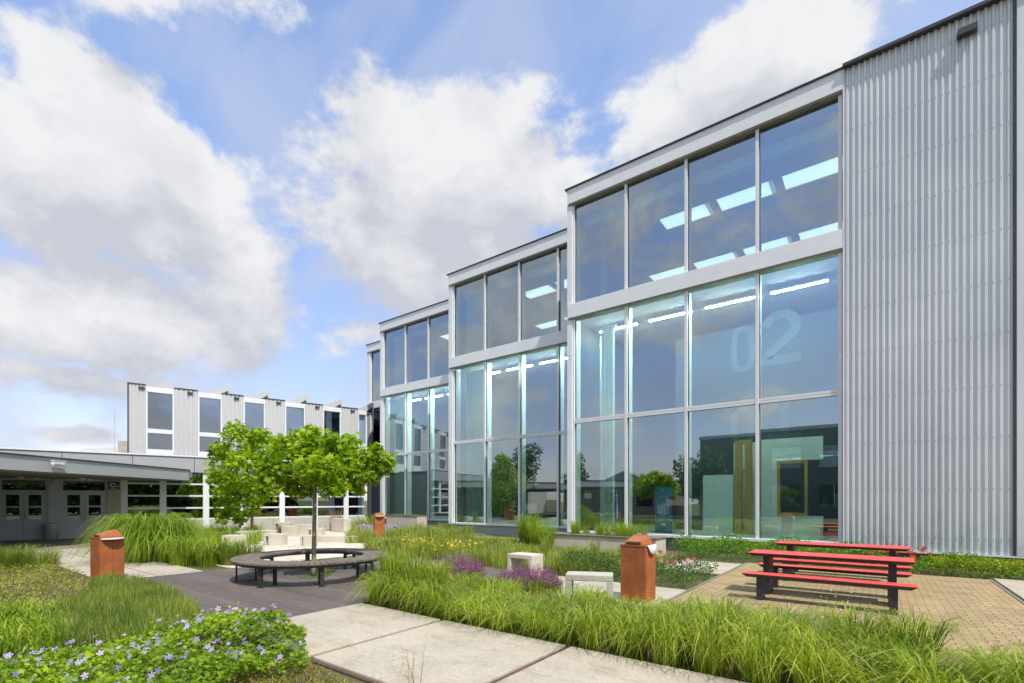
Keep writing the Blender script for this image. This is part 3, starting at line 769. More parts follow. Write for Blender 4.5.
double_door(d1a, d1b); double_door(d2a, d2b)
double_door(d1a-2.3, d1a-.35)
wp('pilaster', MB().box(d1b+.002, d2a-.002, -.1, .15, 0, 2.62), M['door']); wp('pilaster', MB().box(d1a-.345, d1a-.002, -.1, .15, 0, 2.62), M['door'])
wp('stone_pier', MB().box(d2b+.002, tw(121), -.12, .25, 0, 2.62), M['limestone'])
wp('door_lintel', MB().box(T0, posts[0]-.131, -.02, .25, 2.621, 3.05), M['door'])
wp('side_masonry', MB().box(T0, d1a-2.31, -.02, .25, 0, 2.62), M['castold'])
# canopy
can = [(6.5,-.16),(6.44,-.72),(1.26,-7.44),(-4.1,-14.4),(-14,-14.4),(-14,-.16)]
can = can[::-1]
wp('canopy', MB().prism(can, 2.64, 3.12), M['band'])
ins = [(6.2,-.16),(6.12,-.7),(.9,-7.3),(-4.2,-14.2),(-13.8,-14.2),(-13.8,-.16)][::-1]
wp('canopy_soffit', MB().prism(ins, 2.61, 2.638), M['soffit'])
cap = [(6.54,-.16),(6.48,-.74),(1.29,-7.48),(-4.07,-14.44),(-14.04,-14.44),(-14.04,-.16)][::-1]
wp('canopy_edge', MB().prism(cap, 3.122, 3.16), M['dark_metal'])
wp('canopy_column', MB().tube([(-4.9,-13.4,0),(-4.9,-13.4,2.6)], .09, 12), M['frame'])
# upper storey
UP = 4.5
ZW = zw(383.3, 128.7)
ZG1, ZG2, ZG3, ZG4 = zw(393), zw(429.3), zw(433.5), zw(449.5)
edges = [128.7,146,174,198,222,243.5,265,285,305,323,341,358,366.5]
te = [tw(u, UP) for u in edges]
for i in range(len(te)-1):
    a, b = te[i], te[i+1]
    if i % 2 == 0:
        wp('ribbed_panel', ribs(a, b, UP, 3.7, ZW, (b-a)/5, .03, .6, .1), M['wing_clad'])
        wp('panel_coping', MB().box(a, b, UP-.06, UP+.2, ZW+.001, ZW+.05), M['dark_metal'])
        wp('overflow_spout', MB().box((a+b)/2+.05, (a+b)/2+.32, UP-.1, UP-.04, ZW-.24, ZW-.12), M['dark_metal'])
    else:
        f = wp('window', MB().box(a, b, UP-.03, UP+.15, ZG1, ZW-.05).box(a, a+.07, UP-.02, UP+.15, 3.72, ZG1).box(b-.07, b, UP-.02, UP+.15, 3.72, ZG1)
               .box(a+.071, b-.071, UP-.02, UP+.15, ZG3, ZG2).box(a+.071, b-.071, UP-.02, UP+.15, 3.72, ZG4), M['white'])
        wp('pane', MB().quad((a+.07,UP+.08,ZG4),(b-.07,UP+.08,ZG4),(b-.07,UP+.08,ZG3),(a+.07,UP+.08,ZG3)).quad((a+.07,UP+.08,ZG2),(b-.07,UP+.08,ZG2),(b-.07,UP+.08,ZG1),(a+.07,UP+.08,ZG1)), M['wingglass'], f)
        wp('blind', MB().box(a+.08, b-.08, UP+.2, UP+.22, ZG1-.35, ZG1-.01), M['curtain'], f)
wp('end_wall', MB().box(te[0]-.001, te[0]+.05, UP+.01, UP+9, 3.7, ZW), M['wing_clad'])
wp('edge_strip', MB().box(te[0]-.06, te[0]-.002, UP-.06, UP+.15, 3.86, ZW+.05), M['dark_metal'])
wp('upper_roof', MB().box(te[0]+.06, te[-1], UP+.2, UP+9, ZW-.3, ZW-.02), M['plinth'])
wp('upper_back_wall', MB().box(te[0]+.06, te[-1], UP+4, UP+4.2, 3.7, ZW-.3), M['inner'])
wp('upper_floor', MB().box(te[0]+.06, te[-1], UP+.16, UP+4, 3.705, 3.9), M['innerfloor'])
for k, u in enumerate((198,240,280.5,317,350)):
    a = tw(u, UP+1.2); w = 1.45*(te[3]-te[2])
    h = zw(384.5, 217, 5.7)-ZW
    s = wp('roof_light', MB().prism_xz([(a,ZW-.02),(a+w,ZW-.02),(a+w,ZW+h),(a+w-.12,ZW+h)], UP+1.0, UP+4), M['wing_clad'])
    wp('glazing', MB().box(a+w+.002, a+w+.02, UP+1.1, UP+3.9, ZW+.05, ZW+h-.1), M['wingglass'], s)
    wp('side_opening', MB().prism_xz([(a+w*.62,ZW+.06),(a+w*.93,ZW+.06),(a+w*.93,ZW+.42)], UP+.97, UP+.999), M['dark_metal'], s)
wp('chimney', MB().box(te[0]-.5, te[0]-.08, UP+1, UP+1.6, 3.7, zw(441,124,5.5)), M['limestone'])
wp('lightning_rod', MB().tube([(te[0]-.62,UP+.8,3.7),(te[0]-.62,UP+.8,zw(409,118,5.3))], .014, 6), M['zinc'])
# things hung on the wing
WM = Matrix.Translation((-28.86,3.36,0)) @ Matrix.Rotation(R(73.74), 4, 'Z')
p = WM @ Vector((tw(114), -.125, 2.18))
sg = thing('wall_sign', 'small square navy sign with a white emblem on the stone pier', 'sign', p, R(73.74))
tw_ = (tw(120)-tw(108.6))/2
obj('board', MB().box(-tw_, tw_, -.03, 0, 0, .36), M['navy'], sg)
em_ = MB()
for k in range(12):
    a, b = k*math.pi/6, (k+1)*math.pi/6
    em_.prism_xz([(-.04+.06*math.cos(a), .2+.06*math.sin(a)),(-.04+.1*math.cos(a), .2+.1*math.sin(a)),(-.04+.1*math.cos(b), .2+.1*math.sin(b)),(-.04+.06*math.cos(b), .2+.06*math.sin(b))], -.034, -.031)
em_.box(.08, .16, -.034, -.031, .12, .16).box(-.12,.12,-.034,-.031,.04,.06)
obj('emblem', em_, M['ink'], sg)
# security camera on the canopy edge
dirv = Vector((1.26-6.44, -7.44+.72)).normalized()
fr_ = .80
cpos = WM @ Vector((6.44+(1.26-6.44)*fr_, -.72+(-7.44+.72)*fr_, 2.95))
nrm = WM.to_3x3() @ Vector((-dirv.y, dirv.x, 0))
if nrm.x < 0: nrm = -nrm
ang = math.atan2(nrm.y, nrm.x)
sc_ = thing('security_camera', 'small white bullet camera on the front edge of the grey canopy', 'camera', cpos, ang)
obj('body', MB().tube([(.16,-.18,.0),(.16,.2,-.02)], .07, 12).box(.085,.235,-.2,.26,.06,.085), M['white'], sc_)
obj('bracket', MB().tube([(0,0,-.12),(.1,0,-.12),(.16,0,-.07)], .03, 8), M['white'], sc_)
obj('lens', MB().tube([(.16,.201,-.02),(.16,.23,-.02)], .055, 12), M['dark_metal'], sc_)
# downlights in the canopy
dl = None
for i, (u, off) in enumerate(((20,-1.6),(36,-.7),(82,-1.6),(90,-.8))):
    p = WM @ Vector((tw(u, off), off, 2.60))
    if dl is None:
        dl = thing('downlight', '', 'lamp', p, 0, 'round lamps in the canopy soffit'); obj('ring', MB().tube([(0,0,-.03),(0,0,.008)], .11, 14), M['white'], dl); obj('diffuser', MB().tube([(0,0,-.045),(0,0,-.031)], .08, 14), M['liner'], dl); o = dl
    else: o = copy_tree(dl); o.location = p
    o['label'] = ('round white lamp in the canopy above the left double door, nearer the edge','round white lamp in the canopy close to the wall left of the pilaster','round white lamp in the canopy above the right double door, nearer the edge','round white lamp in the canopy close to the wall near the stone pier')[i]
p = WM @ Vector(((d1b+d2a)/2, -.12, 2.42))
wl = thing('wall_lamp', 'small cream bulkhead lamp on the pilaster between the double doors', 'lamp', p, R(73.74))
obj('base', MB().box(-.1,.1,-.03,0,0,.16), M['zinc'], wl); obj('cover', MB().box(-.085,.085,-.1,-.031,.01,.15), M['limestone'], wl, bevel=.02)
p = WM @ Vector(((d1b+d2a)/2-.05, -.5, .02))
tub = thing('steel_tub', 'round galvanised tub standing between the two double doors', 'tub', p)
obj('body', MB().tube([(0,0,0),(0,0,.65),(0,0,.68)], [.22,.28,.30], 20), M['zinc'], tub, True)
obj('handle', MB().box(-.35,-.29,-.05,.05,.48,.53).box(.29,.35,-.05,.05,.48,.53), M['zinc'], tub)
obj('soil', MB().tube([(0,0,.675),(0,0,.69)], .26, 16), M['soil'], tub)

# ------------------------------------------------------------------ buildings mirrored in the glass
db = thing('dark_building', 'dark flat roofed building across the court, mirrored in the lower glass', 'building', (-2,-20,0))
def dp(n, mb, m, par=None):
    return wobj(n, mb, m, par or db)
dp('wall', MB().box(-14.8, 12, -30, -20, 0, 8.2), M['darkwall']); dp('roof_edge', MB().box(-14.9,12.1,-30.1,-19.9,8.202,8.5), M['band'])
for k in range(5):
    for z in (1,4.6): dp('window', MB().box(-8+k*3.9, -5.6+k*3.9, -19.98, -19.9, z, z+2), M['wingglass'])
for i, (x, y, lab) in enumerate(((-24,-26,'brown gabled house mirrored in the left ground floor pane'),(-35,-34,'farther gabled house beyond the court, seen only in reflections'))):
    h = thing('gabled_house', lab, 'house', (x,y,0))
    wobj('wall', MB().box(x-4.5,x+4.5,y-4,y+4,0,3.0), M['house'], h)
    wobj('roof', MB().prism_xz([(x-5,3.002),(x+5,3.002),(x,5.0)], y-4.3, y+4.3), M['tile'], h)
    wobj('window', MB().box(x-3,x-1,y+4.005,y+4.05,1,2.4).box(x+1,x+3,y+4.005,y+4.05,1,2.4), M['wingglass'], h)

# ------------------------------------------------------------------ trees
def tree_np(clumps, n_leaf, size, up=.7):
    parts = []
    for (cx, cy, cz, rx, ry, rz, frac) in clumps:
        n = int(n_leaf*frac); q = RNG.normal(0, 1, (n, 3)); q /= np.linalg.norm(q, axis=1)[:, None]
        rr = U(.35, 1, n)**.6; P = q*rr[:, None]*np.array([rx,ry,rz])+np.array([cx,cy,cz])
        P += RNG.normal(0, .05, P.shape)
        parts.append(leaves(P, size*U(.6,1.25,n), up, normals=q*.5))
    return join_np(parts)
def cr(r, d): return (.8*r-.6*d, .6*r+.8*d)           # right/forward offset to world offset
def build_tree(name, label, base, trunk_h, clumps, n_leaf, size, mat, tr=.06, lean=(0,0)):
    t = thing(name, label, 'tree', (base[0], base[1], 0))
    tb = MB(); L = Vector((lean[0], lean[1], 0))
    tb.tube([(0,0,0),(.01,0,.25),(lean[0]*.4,lean[1]*.4,trunk_h*.5),(lean[0],lean[1],trunk_h)], [tr*1.25,tr,tr*.85,tr*.75], 10)
    for c in clumps:
        e = Vector(c[:3]); s = Vector((lean[0],lean[1],trunk_h-.15*random.random())); m_ = (s+e)/2+Vector((0,0,.05))
        tb.tube([s, m_, e], [tr*.45, tr*.3, tr*.12], 6)
    obj('trunk', tb, M['trunk'], t, True)
    V, Fc = tree_np(clumps, n_leaf, size); np_obj('crown', V, Fc, mat, t); return t
def clump_list(spec, d0, base):                        # spec: (u, v, depth offset, radius u px, radius v px, share)
    out = []; bd = (-.6*base[0]+.8*base[1])
    for (u, v, dd, ru, rv, fr) in spec:
        d = bd+dd; r = (u-512)/F*d; w = cr(r, d); z = HC+(HOR-v)/F*d
        out.append((w[0]-base[0], w[1]-base[1], z, ru/F*d, ru/F*d, rv/F*d, fr))
    return out
RC = (-9.85, 5.9)
front = [(285,462,.1,22,22,.8),(270,475,-.2,14,16,.4),(300,446,.2,17,15,.6),(318,470,-.6,24,16,.9),(322,452,.3,18,15,.6),(345,462,0,22,20,.9),(368,468,.2,15,16,.5),(386,464,.1,10,11,.25),
         (335,486,-.5,14,12,.35),(300,486,.5,16,12,.45),(312,433,.1,8,8,.12),(350,442,.2,9,8,.16),(330,440,-.3,9,8,.16),(282,442,.4,10,8,.15),(356,485,.5,10,8,.15),(375,452,.1,8,8,.14),(310,478,.9,30,14,.6),(330,460,.8,34,14,.6)]
build_tree('plane_tree', 'young green tree growing through the round timber bench', RC, 2.15, clump_list(front, 0, RC), 500, .115, LEAF_TREE, .052, (-.02,.05))
B2 = ground(252, 540.5)
back = [(238,448,0,20,22,.9),(222,470,.3,16,20,.6),(245,470,-.8,22,22,.9),(262,455,.2,18,20,.7),(236,430,.1,11,9,.25),(258,436,0,12,9,.3),(218,452,.3,9,9,.2),(230,492,.2,18,14,.5),(255,492,.3,22,15,.6),(272,480,.5,14,16,.4),
        (226,508,.3,12,9,.25),(246,508,-.3,14,10,.3),(222,518,.2,7,6,.1),(240,520,.1,8,6,.1)]
build_tree('plane_tree', 'second green tree with low leafy branches behind the concrete seat blocks', B2, 2.2, clump_list(back, 0, B2), 640, .15, LEAF_TREE, .07)
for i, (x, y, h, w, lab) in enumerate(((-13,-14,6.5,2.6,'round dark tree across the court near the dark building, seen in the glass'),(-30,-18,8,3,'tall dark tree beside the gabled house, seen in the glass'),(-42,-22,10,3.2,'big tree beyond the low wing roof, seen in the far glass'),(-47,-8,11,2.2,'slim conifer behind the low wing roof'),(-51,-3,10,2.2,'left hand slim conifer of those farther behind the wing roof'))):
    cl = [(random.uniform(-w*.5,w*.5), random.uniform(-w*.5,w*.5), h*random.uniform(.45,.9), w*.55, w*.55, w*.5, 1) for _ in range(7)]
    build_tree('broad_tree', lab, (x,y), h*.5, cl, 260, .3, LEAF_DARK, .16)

P = poly_pts(9000, [(13,-26),(17,-26),(27,10),(23,12)]); P[:,2] = U(.05,1,9000)*(5.2+1.6*np.sin(P[:,1]*.9)+.8*np.sin(P[:,1]*2.3))  # out-of-view leaf mass added to block the bright horizon in window reflections
V, Fc = leaves(P, .85, .6, OVAL, OVALF); stuff(np_obj('added_tree_line', V, Fc, LEAF_DARK), 'dark line of trees added out of view to darken the wing window reflections', 'trees')

# ------------------------------------------------------------------ round bench
ring = thing('round_bench', 'round slatted timber bench on dark steel legs encircling the young tree', 'bench', (RC[0], RC[1], .035))
RO, RI, ZS_ = 1.58, 1.05, .46
sl_ = MB(); n = 84
for k in range(n):
    a0, a1 = 2*math.pi*(k+.06)/n, 2*math.pi*(k+.94)/n
    sl_.prism([(RI*math.cos(a0),RI*math.sin(a0)),(RO*math.cos(a0),RO*math.sin(a0)),(RO*math.cos(a1),RO*math.sin(a1)),(RI*math.cos(a1),RI*math.sin(a1))], ZS_-.035, ZS_)
obj('slatted_seat', sl_, M['timber'], ring)
q = 64
for r0, r1 in ((RI+.005, RI+.03), (RO-.06, RO-.035)):
    rg = MB()
    for k in range(q):
        a, b = 2*math.pi*k/q, 2*math.pi*(k+1)/q
        rg.prism([(r0*math.cos(a),r0*math.sin(a)),(r1*math.cos(a),r1*math.sin(a)),(r1*math.cos(b),r1*math.sin(b)),(r0*math.cos(b),r0*math.sin(b))], ZS_-.085, ZS_-.036)
    obj('seat_frame', rg, M['charcoal'], ring)
for k in range(8):
    a = 2*math.pi*k/8+.35; m4 = Matrix.Rotation(a, 4, 'Z')
    lm = MB().box(1.10, 1.135, -.035, .035, .0, ZS_-.085).box(1.45, 1.485, -.035, .035, .0, ZS_-.085).box(1.1351, 1.4499, -.015, .015, ZS_-.13, ZS_-.086).box(1.07, 1.53, -.06, .06, -.002, .012)
    obj('leg', lm.xform(m4), M['charcoal'], ring)
struct('tree_pit', MB().tube([(RC[0],RC[1],.036),(RC[0],RC[1],.042)], .33, 20), M['soil'])

# ------------------------------------------------------------------ picnic tables and benches
def plank_seat(L, W, z, t, e=.07):
    mb = MB(); hx, hy = L/2, W/2
    n = len(mb.v); mb.v += [(-hx,-hy,z),(hx,-hy,z),(hx,hy,z),(-hx,hy,z),(-hx+e,-hy+.03,z-t),(hx-e,-hy+.03,z-t),(hx-e,hy-.03,z-t),(-hx+e,hy-.03,z-t)]
    mb.v += [(-hx,-hy,z+.008),(hx,-hy,z+.008),(hx,hy,z+.008),(-hx,hy,z+.008)]
    dark = [(7,6,5,4),(0,4,5,1),(1,5,6,2),(2,6,7,3),(3,7,4,0)]
    red = [(8,9,10,11),(0,1,9,8),(1,2,10,9),(2,3,11,10),(3,0,8,11)]
    a = MB(); a.v = mb.v[:8]; a.f = dark+[(0,1,2,3)]
    b = MB(); b.v = mb.v[:]; b.f = red+[(3,2,1,0)]
    for q in (b,): q.v = [(x,y,zz+.001) for x,y,zz in q.v]
    return b, a
def red_furniture(name, label, cat, x, y, L, W, z, legw, group):
    t = thing(name, label, cat, (x,y,.03), 0, group)
    top, und = plank_seat(L, W, z-.03, .05)
    obj('seat' if cat == 'bench' else 'tabletop', top, M['seatred'], t); obj('underframe', und, M['charcoal'], t)
    for sx in (-1,1):
        xx = sx*(L/2-.27)
        obj('leg', MB().box(xx-.05, xx+.05, -legw/2, legw/2, 0, z-.081), M['charcoal'], t, bevel=.004)
    return t
GT = 'red picnic tables on the brick paving'; GBn = 'red benches on the brick paving'
XC = -.68
red_furniture('picnic_table', 'red topped picnic table nearest the tall border grass', 'table', XC, 9.78, 2.3, .66, .76, .42, GT)
red_furniture('picnic_bench', 'long red bench in front of all the others, nearest the border grass', 'bench', XC, 9.06, 2.3, .31, .46, .2, GBn)
red_furniture('picnic_bench', 'red bench on the far side of the nearer picnic table', 'bench', XC, 10.48, 2.3, .31, .46, .2, GBn)
red_furniture('picnic_table', 'red topped picnic table farther back, near the glass wall', 'table', XC+.05, 12.25, 2.3, .66, .76, .42, GT)
red_furniture('picnic_bench', 'red bench on the near side of the farther picnic table', 'bench', XC+.05, 11.5, 2.3, .31, .46, .2, GBn)
red_furniture('picnic_bench', 'red bench mostly hidden beyond the farther picnic table', 'bench', XC+.05, 12.98, 2.3, .31, .46, .2, GBn)

# ------------------------------------------------------------------ rusty bins
def make_bin(flap):
    t = thing('litter_bin', '', 'bin', (0,0,0), 0, 'rusty steel litter bins')
    w = .215
    obj('body', MB().box(-w, w, -w, w, 0, .90), M['rust'], t, bevel=.006)
    obj('door_panel', MB().box(w+.001, w+.008, -w+.015, -.004, .05, .86).box(w+.001, w+.008, .004, w-.015, .05, .86), M['rust'], t)
    obj('rim', MB().box(-w-.006, w+.006, -w-.006, -w+.012, .902, .925).box(-w-.006, w+.006, w-.012, w+.006, .902, .925).box(w-.012,w+.006,-w+.0125,w-.0125,.902,.925).box(-w-.006,-w+.012,-w+.0125,w-.0125,.902,.925), M['rust'], t)
    hd = MB(); hd.v = [(-w+.03,-w+.03,.925),(w-.03,-w+.03,.925),(w-.03,w-.03,.925),(-w+.03,w-.03,.925),(-w+.06,-w+.07,.985),(w-.06,-w+.07,.985),(w-.09,w-.08,1.07),(-w+.09,w-.08,1.07)]
    hd.f = [(0,3,2,1),(4,5,6,7),(0,1,5,4),(1,2,6,5),(2,3,7,6),(3,0,4,7)]
    obj('hood', hd, M['rust'], t, bevel=.004)
    obj('mouth', MB().prism_xz([(-w+.09,.935),(w-.09,.935),(w-.10,.972),(-w+.10,.972)], -w+.02, -w+.0285), M['dark_metal'], t)
    if not flap:
        tp = [(w+.009, -.2)]+[(w+.009+.13*math.sin(i*math.pi/12), -.2*math.cos(i*math.pi/12)) for i in range(1,12)]+[(w+.009, .2)]
        obj('ash_tray', MB().prism(tp, .885, .91), M['liner'], t)
        return t
    ln = MB()
    for i in range(16):
        a0, a1 = -math.pi/2+i*math.pi/16, -math.pi/2+(i+1)*math.pi/16
        y0, y1 = .17*math.sin(a0), .17*math.sin(a1); d0, d1 = .13*math.cos(a0), .13*math.cos(a1)
        ln.quad((w+.012,y0,.925),(w+.012,y1,.925),(w+.03+d1*.15,y1,.905-d1),(w+.03+d0*.15,y0,.905-d0))
    o = obj('liner_flap', ln, M['liner'], t, True); o.modifiers.new('thick','SOLIDIFY').thickness = .006
    return t
b0 = make_bin(True)
def put(o, u, v, lab, rz=0, d=None, z=0):
    if d: r = (u-512)/F*d; x, y = cr(r, d)
    else: x, y = ground(u, v)
    o.location = (x, y, z); o.rotation_euler = (0,0,rz); o['label'] = lab
put(b0, 638, 0, 'rusty bin with a white liner flap beside the low concrete bench near the brick paving', 0, 8.05, .045)
b1_ = make_bin(False); put(b1_, 107.5, 0, 'rusty bin with a white tray between the dark deck and the entrance path', R(8), 10.25)
b2_ = copy_tree(b1_); put(b2_, 379, 0, 'rusty bin seen farthest away, in the grass before the glass blocks', R(-30), 21.5, .1)

# ------------------------------------------------------------------ concrete seats
def arch_block(L, W, H, t, through=True):
    mb = MB()
    if through:
        mb.prism_xz([(-L/2,0),(-L/2+t,0),(-L/2+t,H-t),(L/2-t,H-t),(L/2-t,0),(L/2,0),(L/2,H),(-L/2,H)], -W/2, W/2)
    return mb
def arch(name, label, cat, L, W, H, t, x, y, rz, mat, z=0, group=None, nb=None):
    o = thing(name, label, cat, (x,y,z), rz, group)
    # three butted pieces make the arch
    m_ = MB().box(-L/2, -L/2+t, -W/2, W/2, 0, H-t-.001).box(L/2-t, L/2, -W/2, W/2, 0, H-t-.001)
    obj('leg', MB().box(-L/2, -L/2+t, -W/2, W/2, 0, H-t), mat, o, bevel=.008); obj('leg', MB().box(L/2-t, L/2, -W/2, W/2, 0, H-t), mat, o, bevel=.008)
    obj('seat', MB().box(-L/2, L/2, -W/2, W/2, H-t+.001, H), mat, o, bevel=.01)
    return o
camyaw = math.atan2(.6,.8)
x, y = cr(.33, 10.55+.15); arch('concrete_bench', 'cream concrete bench behind the right purple flower patch', 'bench', .66,.45,.47,.09, x-.05, y, R(0), M['cast'], .045, 'arched concrete benches')
x, y = cr(1.28, 8.02); arch('concrete_bench', 'weathered arched concrete bench left of the nearest rusty bin', 'bench', .76,.40,.46,.10, x, y, camyaw-R(12), M['castold'], .03, 'arched concrete benches')
def seat_block(u0, u1, vt, vb, label, zb=0, niche=True):
    d = F*(HC-zb)/(vb-HOR); w = (u1-u0)/F*d; h = min(.55, (vb-vt)/F*d); r = ((u0+u1)/2-512)/F*d; x, y = cr(r, d+.25)
    o = thing('seat_block', label, 'seat', (x,y,zb-.02), camyaw-R(8), 'concrete seat blocks on the terrace')
    w *= .92; nw = w*.26
    obj('block', MB().box(-w/2+nw, w/2, -.2, .2, 0, h), M['cast'], o, bevel=.012)
    obj('arm', MB().box(-w/2, -w/2+nw-.001, -.2, .2, h*.8, h).box(-w/2, -w/2+.07, -.2, .2, 0, h*.8-.001), M['cast'], o, bevel=.008)
SB = [(220,240,535,547.5,'concrete seat block at the left front corner of the terrace, beside the grasses'),
      (234,252,531,541.5,'concrete seat block just behind the left front one'),
      (254,272,530,541,'concrete seat block directly right of the second tree trunk'),
      (262,283,533.5,545.5,'large concrete seat block in the middle of the front row'),
      (273,290,522,531,'concrete seat block topmost at the back, under the tree crowns'),
      (275,296,526,536,'concrete seat block in the middle of the back rows'),
      (292,311,524,534.5,'concrete seat block at the back, left of the front tree trunk'),
      (306,322,528,537,'concrete seat block half behind the front tree trunk'),
      (299,313,535,546.5,'small concrete seat block left beside the front tree trunk')]
for (a,b,c,d,lab) in SB: seat_block(a,b,c,d,lab, zb=.06)
def wallbox(name, label, cat, x0, x1, y0, y1, h, mat, top=None, z=0):
    o = thing(name, label, cat, ((x0+x1)/2,(y0+y1)/2,z)); 
    wobj('wall', MB().box(x0,x1,y0,y1,z,h), mat, o, bevel=.012)
    if top: wobj('timber_top', MB().box(x0-.02,x1+.02,y0-.03,y1+.02,h+.002,h+.045), M['timber'], o)
wallbox('planter_bench', 'long cream planter wall with a timber seat below the nearest glass block', 'planter', -9.6,-5.2,14.0,14.85,.52, M['cast'], True)
wallbox('planter_bench', 'short white planter wall beside the farthest rusty bin', 'planter', -23.4,-20.7,18.7,19.5,.78, M['cast'], True)
d = 25; x, y = cr((341-512)/F*d, d); wallbox('concrete_wall', 'square white concrete wall end behind the lavender', 'wall', x-.55,x+.55,y-.2,y+.2,.75, M['cast'])
x, y = ground(338, 543.5); o = thing('low_wall', 'long low cream concrete beam right of the front tree trunk', 'wall', (x,y,0), camyaw-R(12)); obj('wall', MB().box(-1.2,.95,-.2,.2,0,.3), M['cast'], o, bevel=.012)

# ------------------------------------------------------------------ planting
def add_stuff(name, parts, mat, label, cat='grass'):
    V, Fc = join_np(parts); return stuff(np_obj(name, V, Fc, mat), label, cat)
# border grass along the path
pb = []
for k in range(78):
    x = U(-6.5, 4.6, 1)[0]; y = U(5.02, 6.15, 1)[0]
    if k < 26: x = -6.45+k*.43; y = 5.03+RNG.uniform(-.06,.1)
    h = .5+.12*RNG.normal(); 
    h *= 1.12 if x < -6.05 else (.74 if x < -4.9 else .58 if x < -2.6 else .84)
    pb.append(tuft(x, y, 260, .17, max(.3,h), .55, .0105, droop=1.15))
for k in range(14): pb.append(tuft(-3.5+.2*k, 5.7+RNG.uniform(0,.9), 200, .17, .36, .4, .0105, droop=1.1))
for k in range(4): pb.append(tuft(-6.35+.25*k, 5.2+.25*(k%2), 240, .16, .8-.05*k, .32, .0105, droop=.8))
pb.append(tuft(-6.6, 5.5, 240, .2, .85, .3, .0105, droop=.8))
add_stuff('border_grass', pb, G_LONG, 'bright green arching grass border along the front concrete path')
sb = [tuft(x, y, 26, .2, .3, .5, .009, droop=1.2) for x, y in zip(U(-6.3,4.4,70), U(4.95,6.2,70))]
add_stuff('straw_grass', sb, G_DRY, 'dead straw coloured blades mixed into the border grass')
# lower fill behind border
add_stuff('bed_grass', [tuft(x, y, 120, .16, .32 if x < -4.7 else .17, .28, .009) for x, y in zip(U(-6.4,-4.7,20), U(6.2,7.2,20))], G_LONG, 'low green grass between the border and the purple flower patches')
# meadow between deck and facade
mead = []
MEAD = [(-7.2,9.3),(-4.6,9.3),(-4.4,11.4),(-4.5,13.8),(-10,13.9),(-12,16.0),(-18.5,16.6),(-16.5,12.5),(-11.5,9.6)]
P = poly_pts(15000, MEAD); n = len(P)
mead.append(blades(P, U(.25,.55,n)*np.where(P[:,1] > 12.2, .6, 1)*(1-.12*np.sin(P[:,0]*1.7)*np.cos(P[:,1]*2.1)), U(.03,.22,n), U(0,6.28,n), .010*U(.7,1.6,n), 3, .3))
for _ in range(70):
    q = poly_pts(1, MEAD)[0]; mead.append(tuft(q[0], q[1], 90, .16, U(.4,.65,1)[0]*(.55 if q[1] > 12.2 else 1), .25, .011, seg=4))
add_stuff('meadow_grass', mead, G_MEADOW, 'broad strip of loose meadow grass in front of the glass wall')
P = poly_pts(330, [(-13.5,10.6),(-9.5,9.5),(-9.0,10.8),(-13,12.2)], .0); P[:,2] = U(.25,.5,330)
V, Fc = leaves(P, .028, .8, FLOW, FLOWF); stuff(np_obj('yellow_flowers', V, Fc, PET_YEL), 'tiny yellow flowers in the meadow right of the round bench', 'flowers')
# grasses before blocks 2/3 and around the terrace
parts = []
for (u0,u1,v0,v1,n_,h) in ((350,372,534,545,26,.45),(355,380,524,534,22,.75),(384,470,534,544,60,.5),(372,392,545,556,16,.4)):
    for _ in range(n_):
        x, y = ground(U(u0,u1,1)[0], U(v0,v1,1)[0]); parts.append(tuft(x, y, 70, .22, h*U(.7,1.2,1)[0], .3, .014, seg=3))
add_stuff('far_grass', parts, G_MEADOW, 'green grass beds around the farthest rusty bin')
parts = []
for _ in range(46):
    x, y = ground(U(198,345,1)[0], U(524,531,1)[0]); parts.append(tuft(x, y, 60, .25, U(.9,1.3,1)[0], .3, .016, seg=3, droop=.5))
add_stuff('bronze_grass', parts, G_BRONZE, 'row of brownish seed grass below the wing windows')
parts = []
for _ in range(70):
    x, y = ground(U(188,262,1)[0], U(533,546,1)[0]); parts.append(tuft(x, y, 60, .2, U(.3,.6,1)[0], .3, .014, seg=3))
add_stuff('terrace_grass', parts, G_FOUNT, 'mixed green grass around the left end of the terrace')
# fountain grass clumps (things)
def grass_thing(name, label, cat, x, y, specs, mat, group=None):
    o = thing(name, label, cat, (x,y,0), 0, group)
    V, Fc = join_np([tuft(dx, dy, n, r, h, re, w, droop=dr) for dx, dy, n, r, h, re, w, dr in specs]); np_obj('blades', V, Fc, mat, o); return o
x, y = ground(146, 562)
grass_thing('fountain_grass', 'huge arching fountain grass clump beside the entrance path', 'grass clump', x, y, [(0,0,1500,.5,1.2,1.35,.016,1.45),(-.55,-.25,800,.35,1.0,1.0,.016,1.4),(.5,.45,900,.4,1.1,1.15,.016,1.4)], G_FOUNT)
x, y = ground(198, 566)
grass_thing('fountain_grass', 'lower spreading grass clump at the left edge of the dark deck', 'grass clump', x, y, [(-.35,-.2,420,.3,.72,.6,.012,.9),(.25,.2,420,.3,.68,.6,.012,.9),(.6,.6,320,.25,.6,.5,.012,.9)], G_FOUNT)
x, y = ground(232, 566)
grass_thing('fountain_grass', 'upright bluish grass clump between deck and terrace', 'grass clump', x, y, [(0,0,420,.25,.62,.3,.01,.5),(.35,.3,420,.25,.58,.3,.01,.5)], G_FINE)
x, y = cr((528-512)/F*17.6, 17.6)
grass_thing('fountain_grass', 'bushy grass clump at the left end of the planter bench', 'grass clump', x, y, [(0,0,900,.3,1.05,.5,.011,.7),(.6,-.25,700,.3,.85,.45,.011,.7),(1.1,-.5,500,.25,.75,.4,.011,.7)], G_FOUNT)
x = -6.9
parts = [tuft(xx, yy, 80, .12, .5, .2, .01, z=.45) for xx, yy in zip(U(-8.3,-5.5,16), U(14.2,14.7,16))]
add_stuff('planter_grass', parts, G_FOUNT, 'short grass growing in the planter behind the bin')
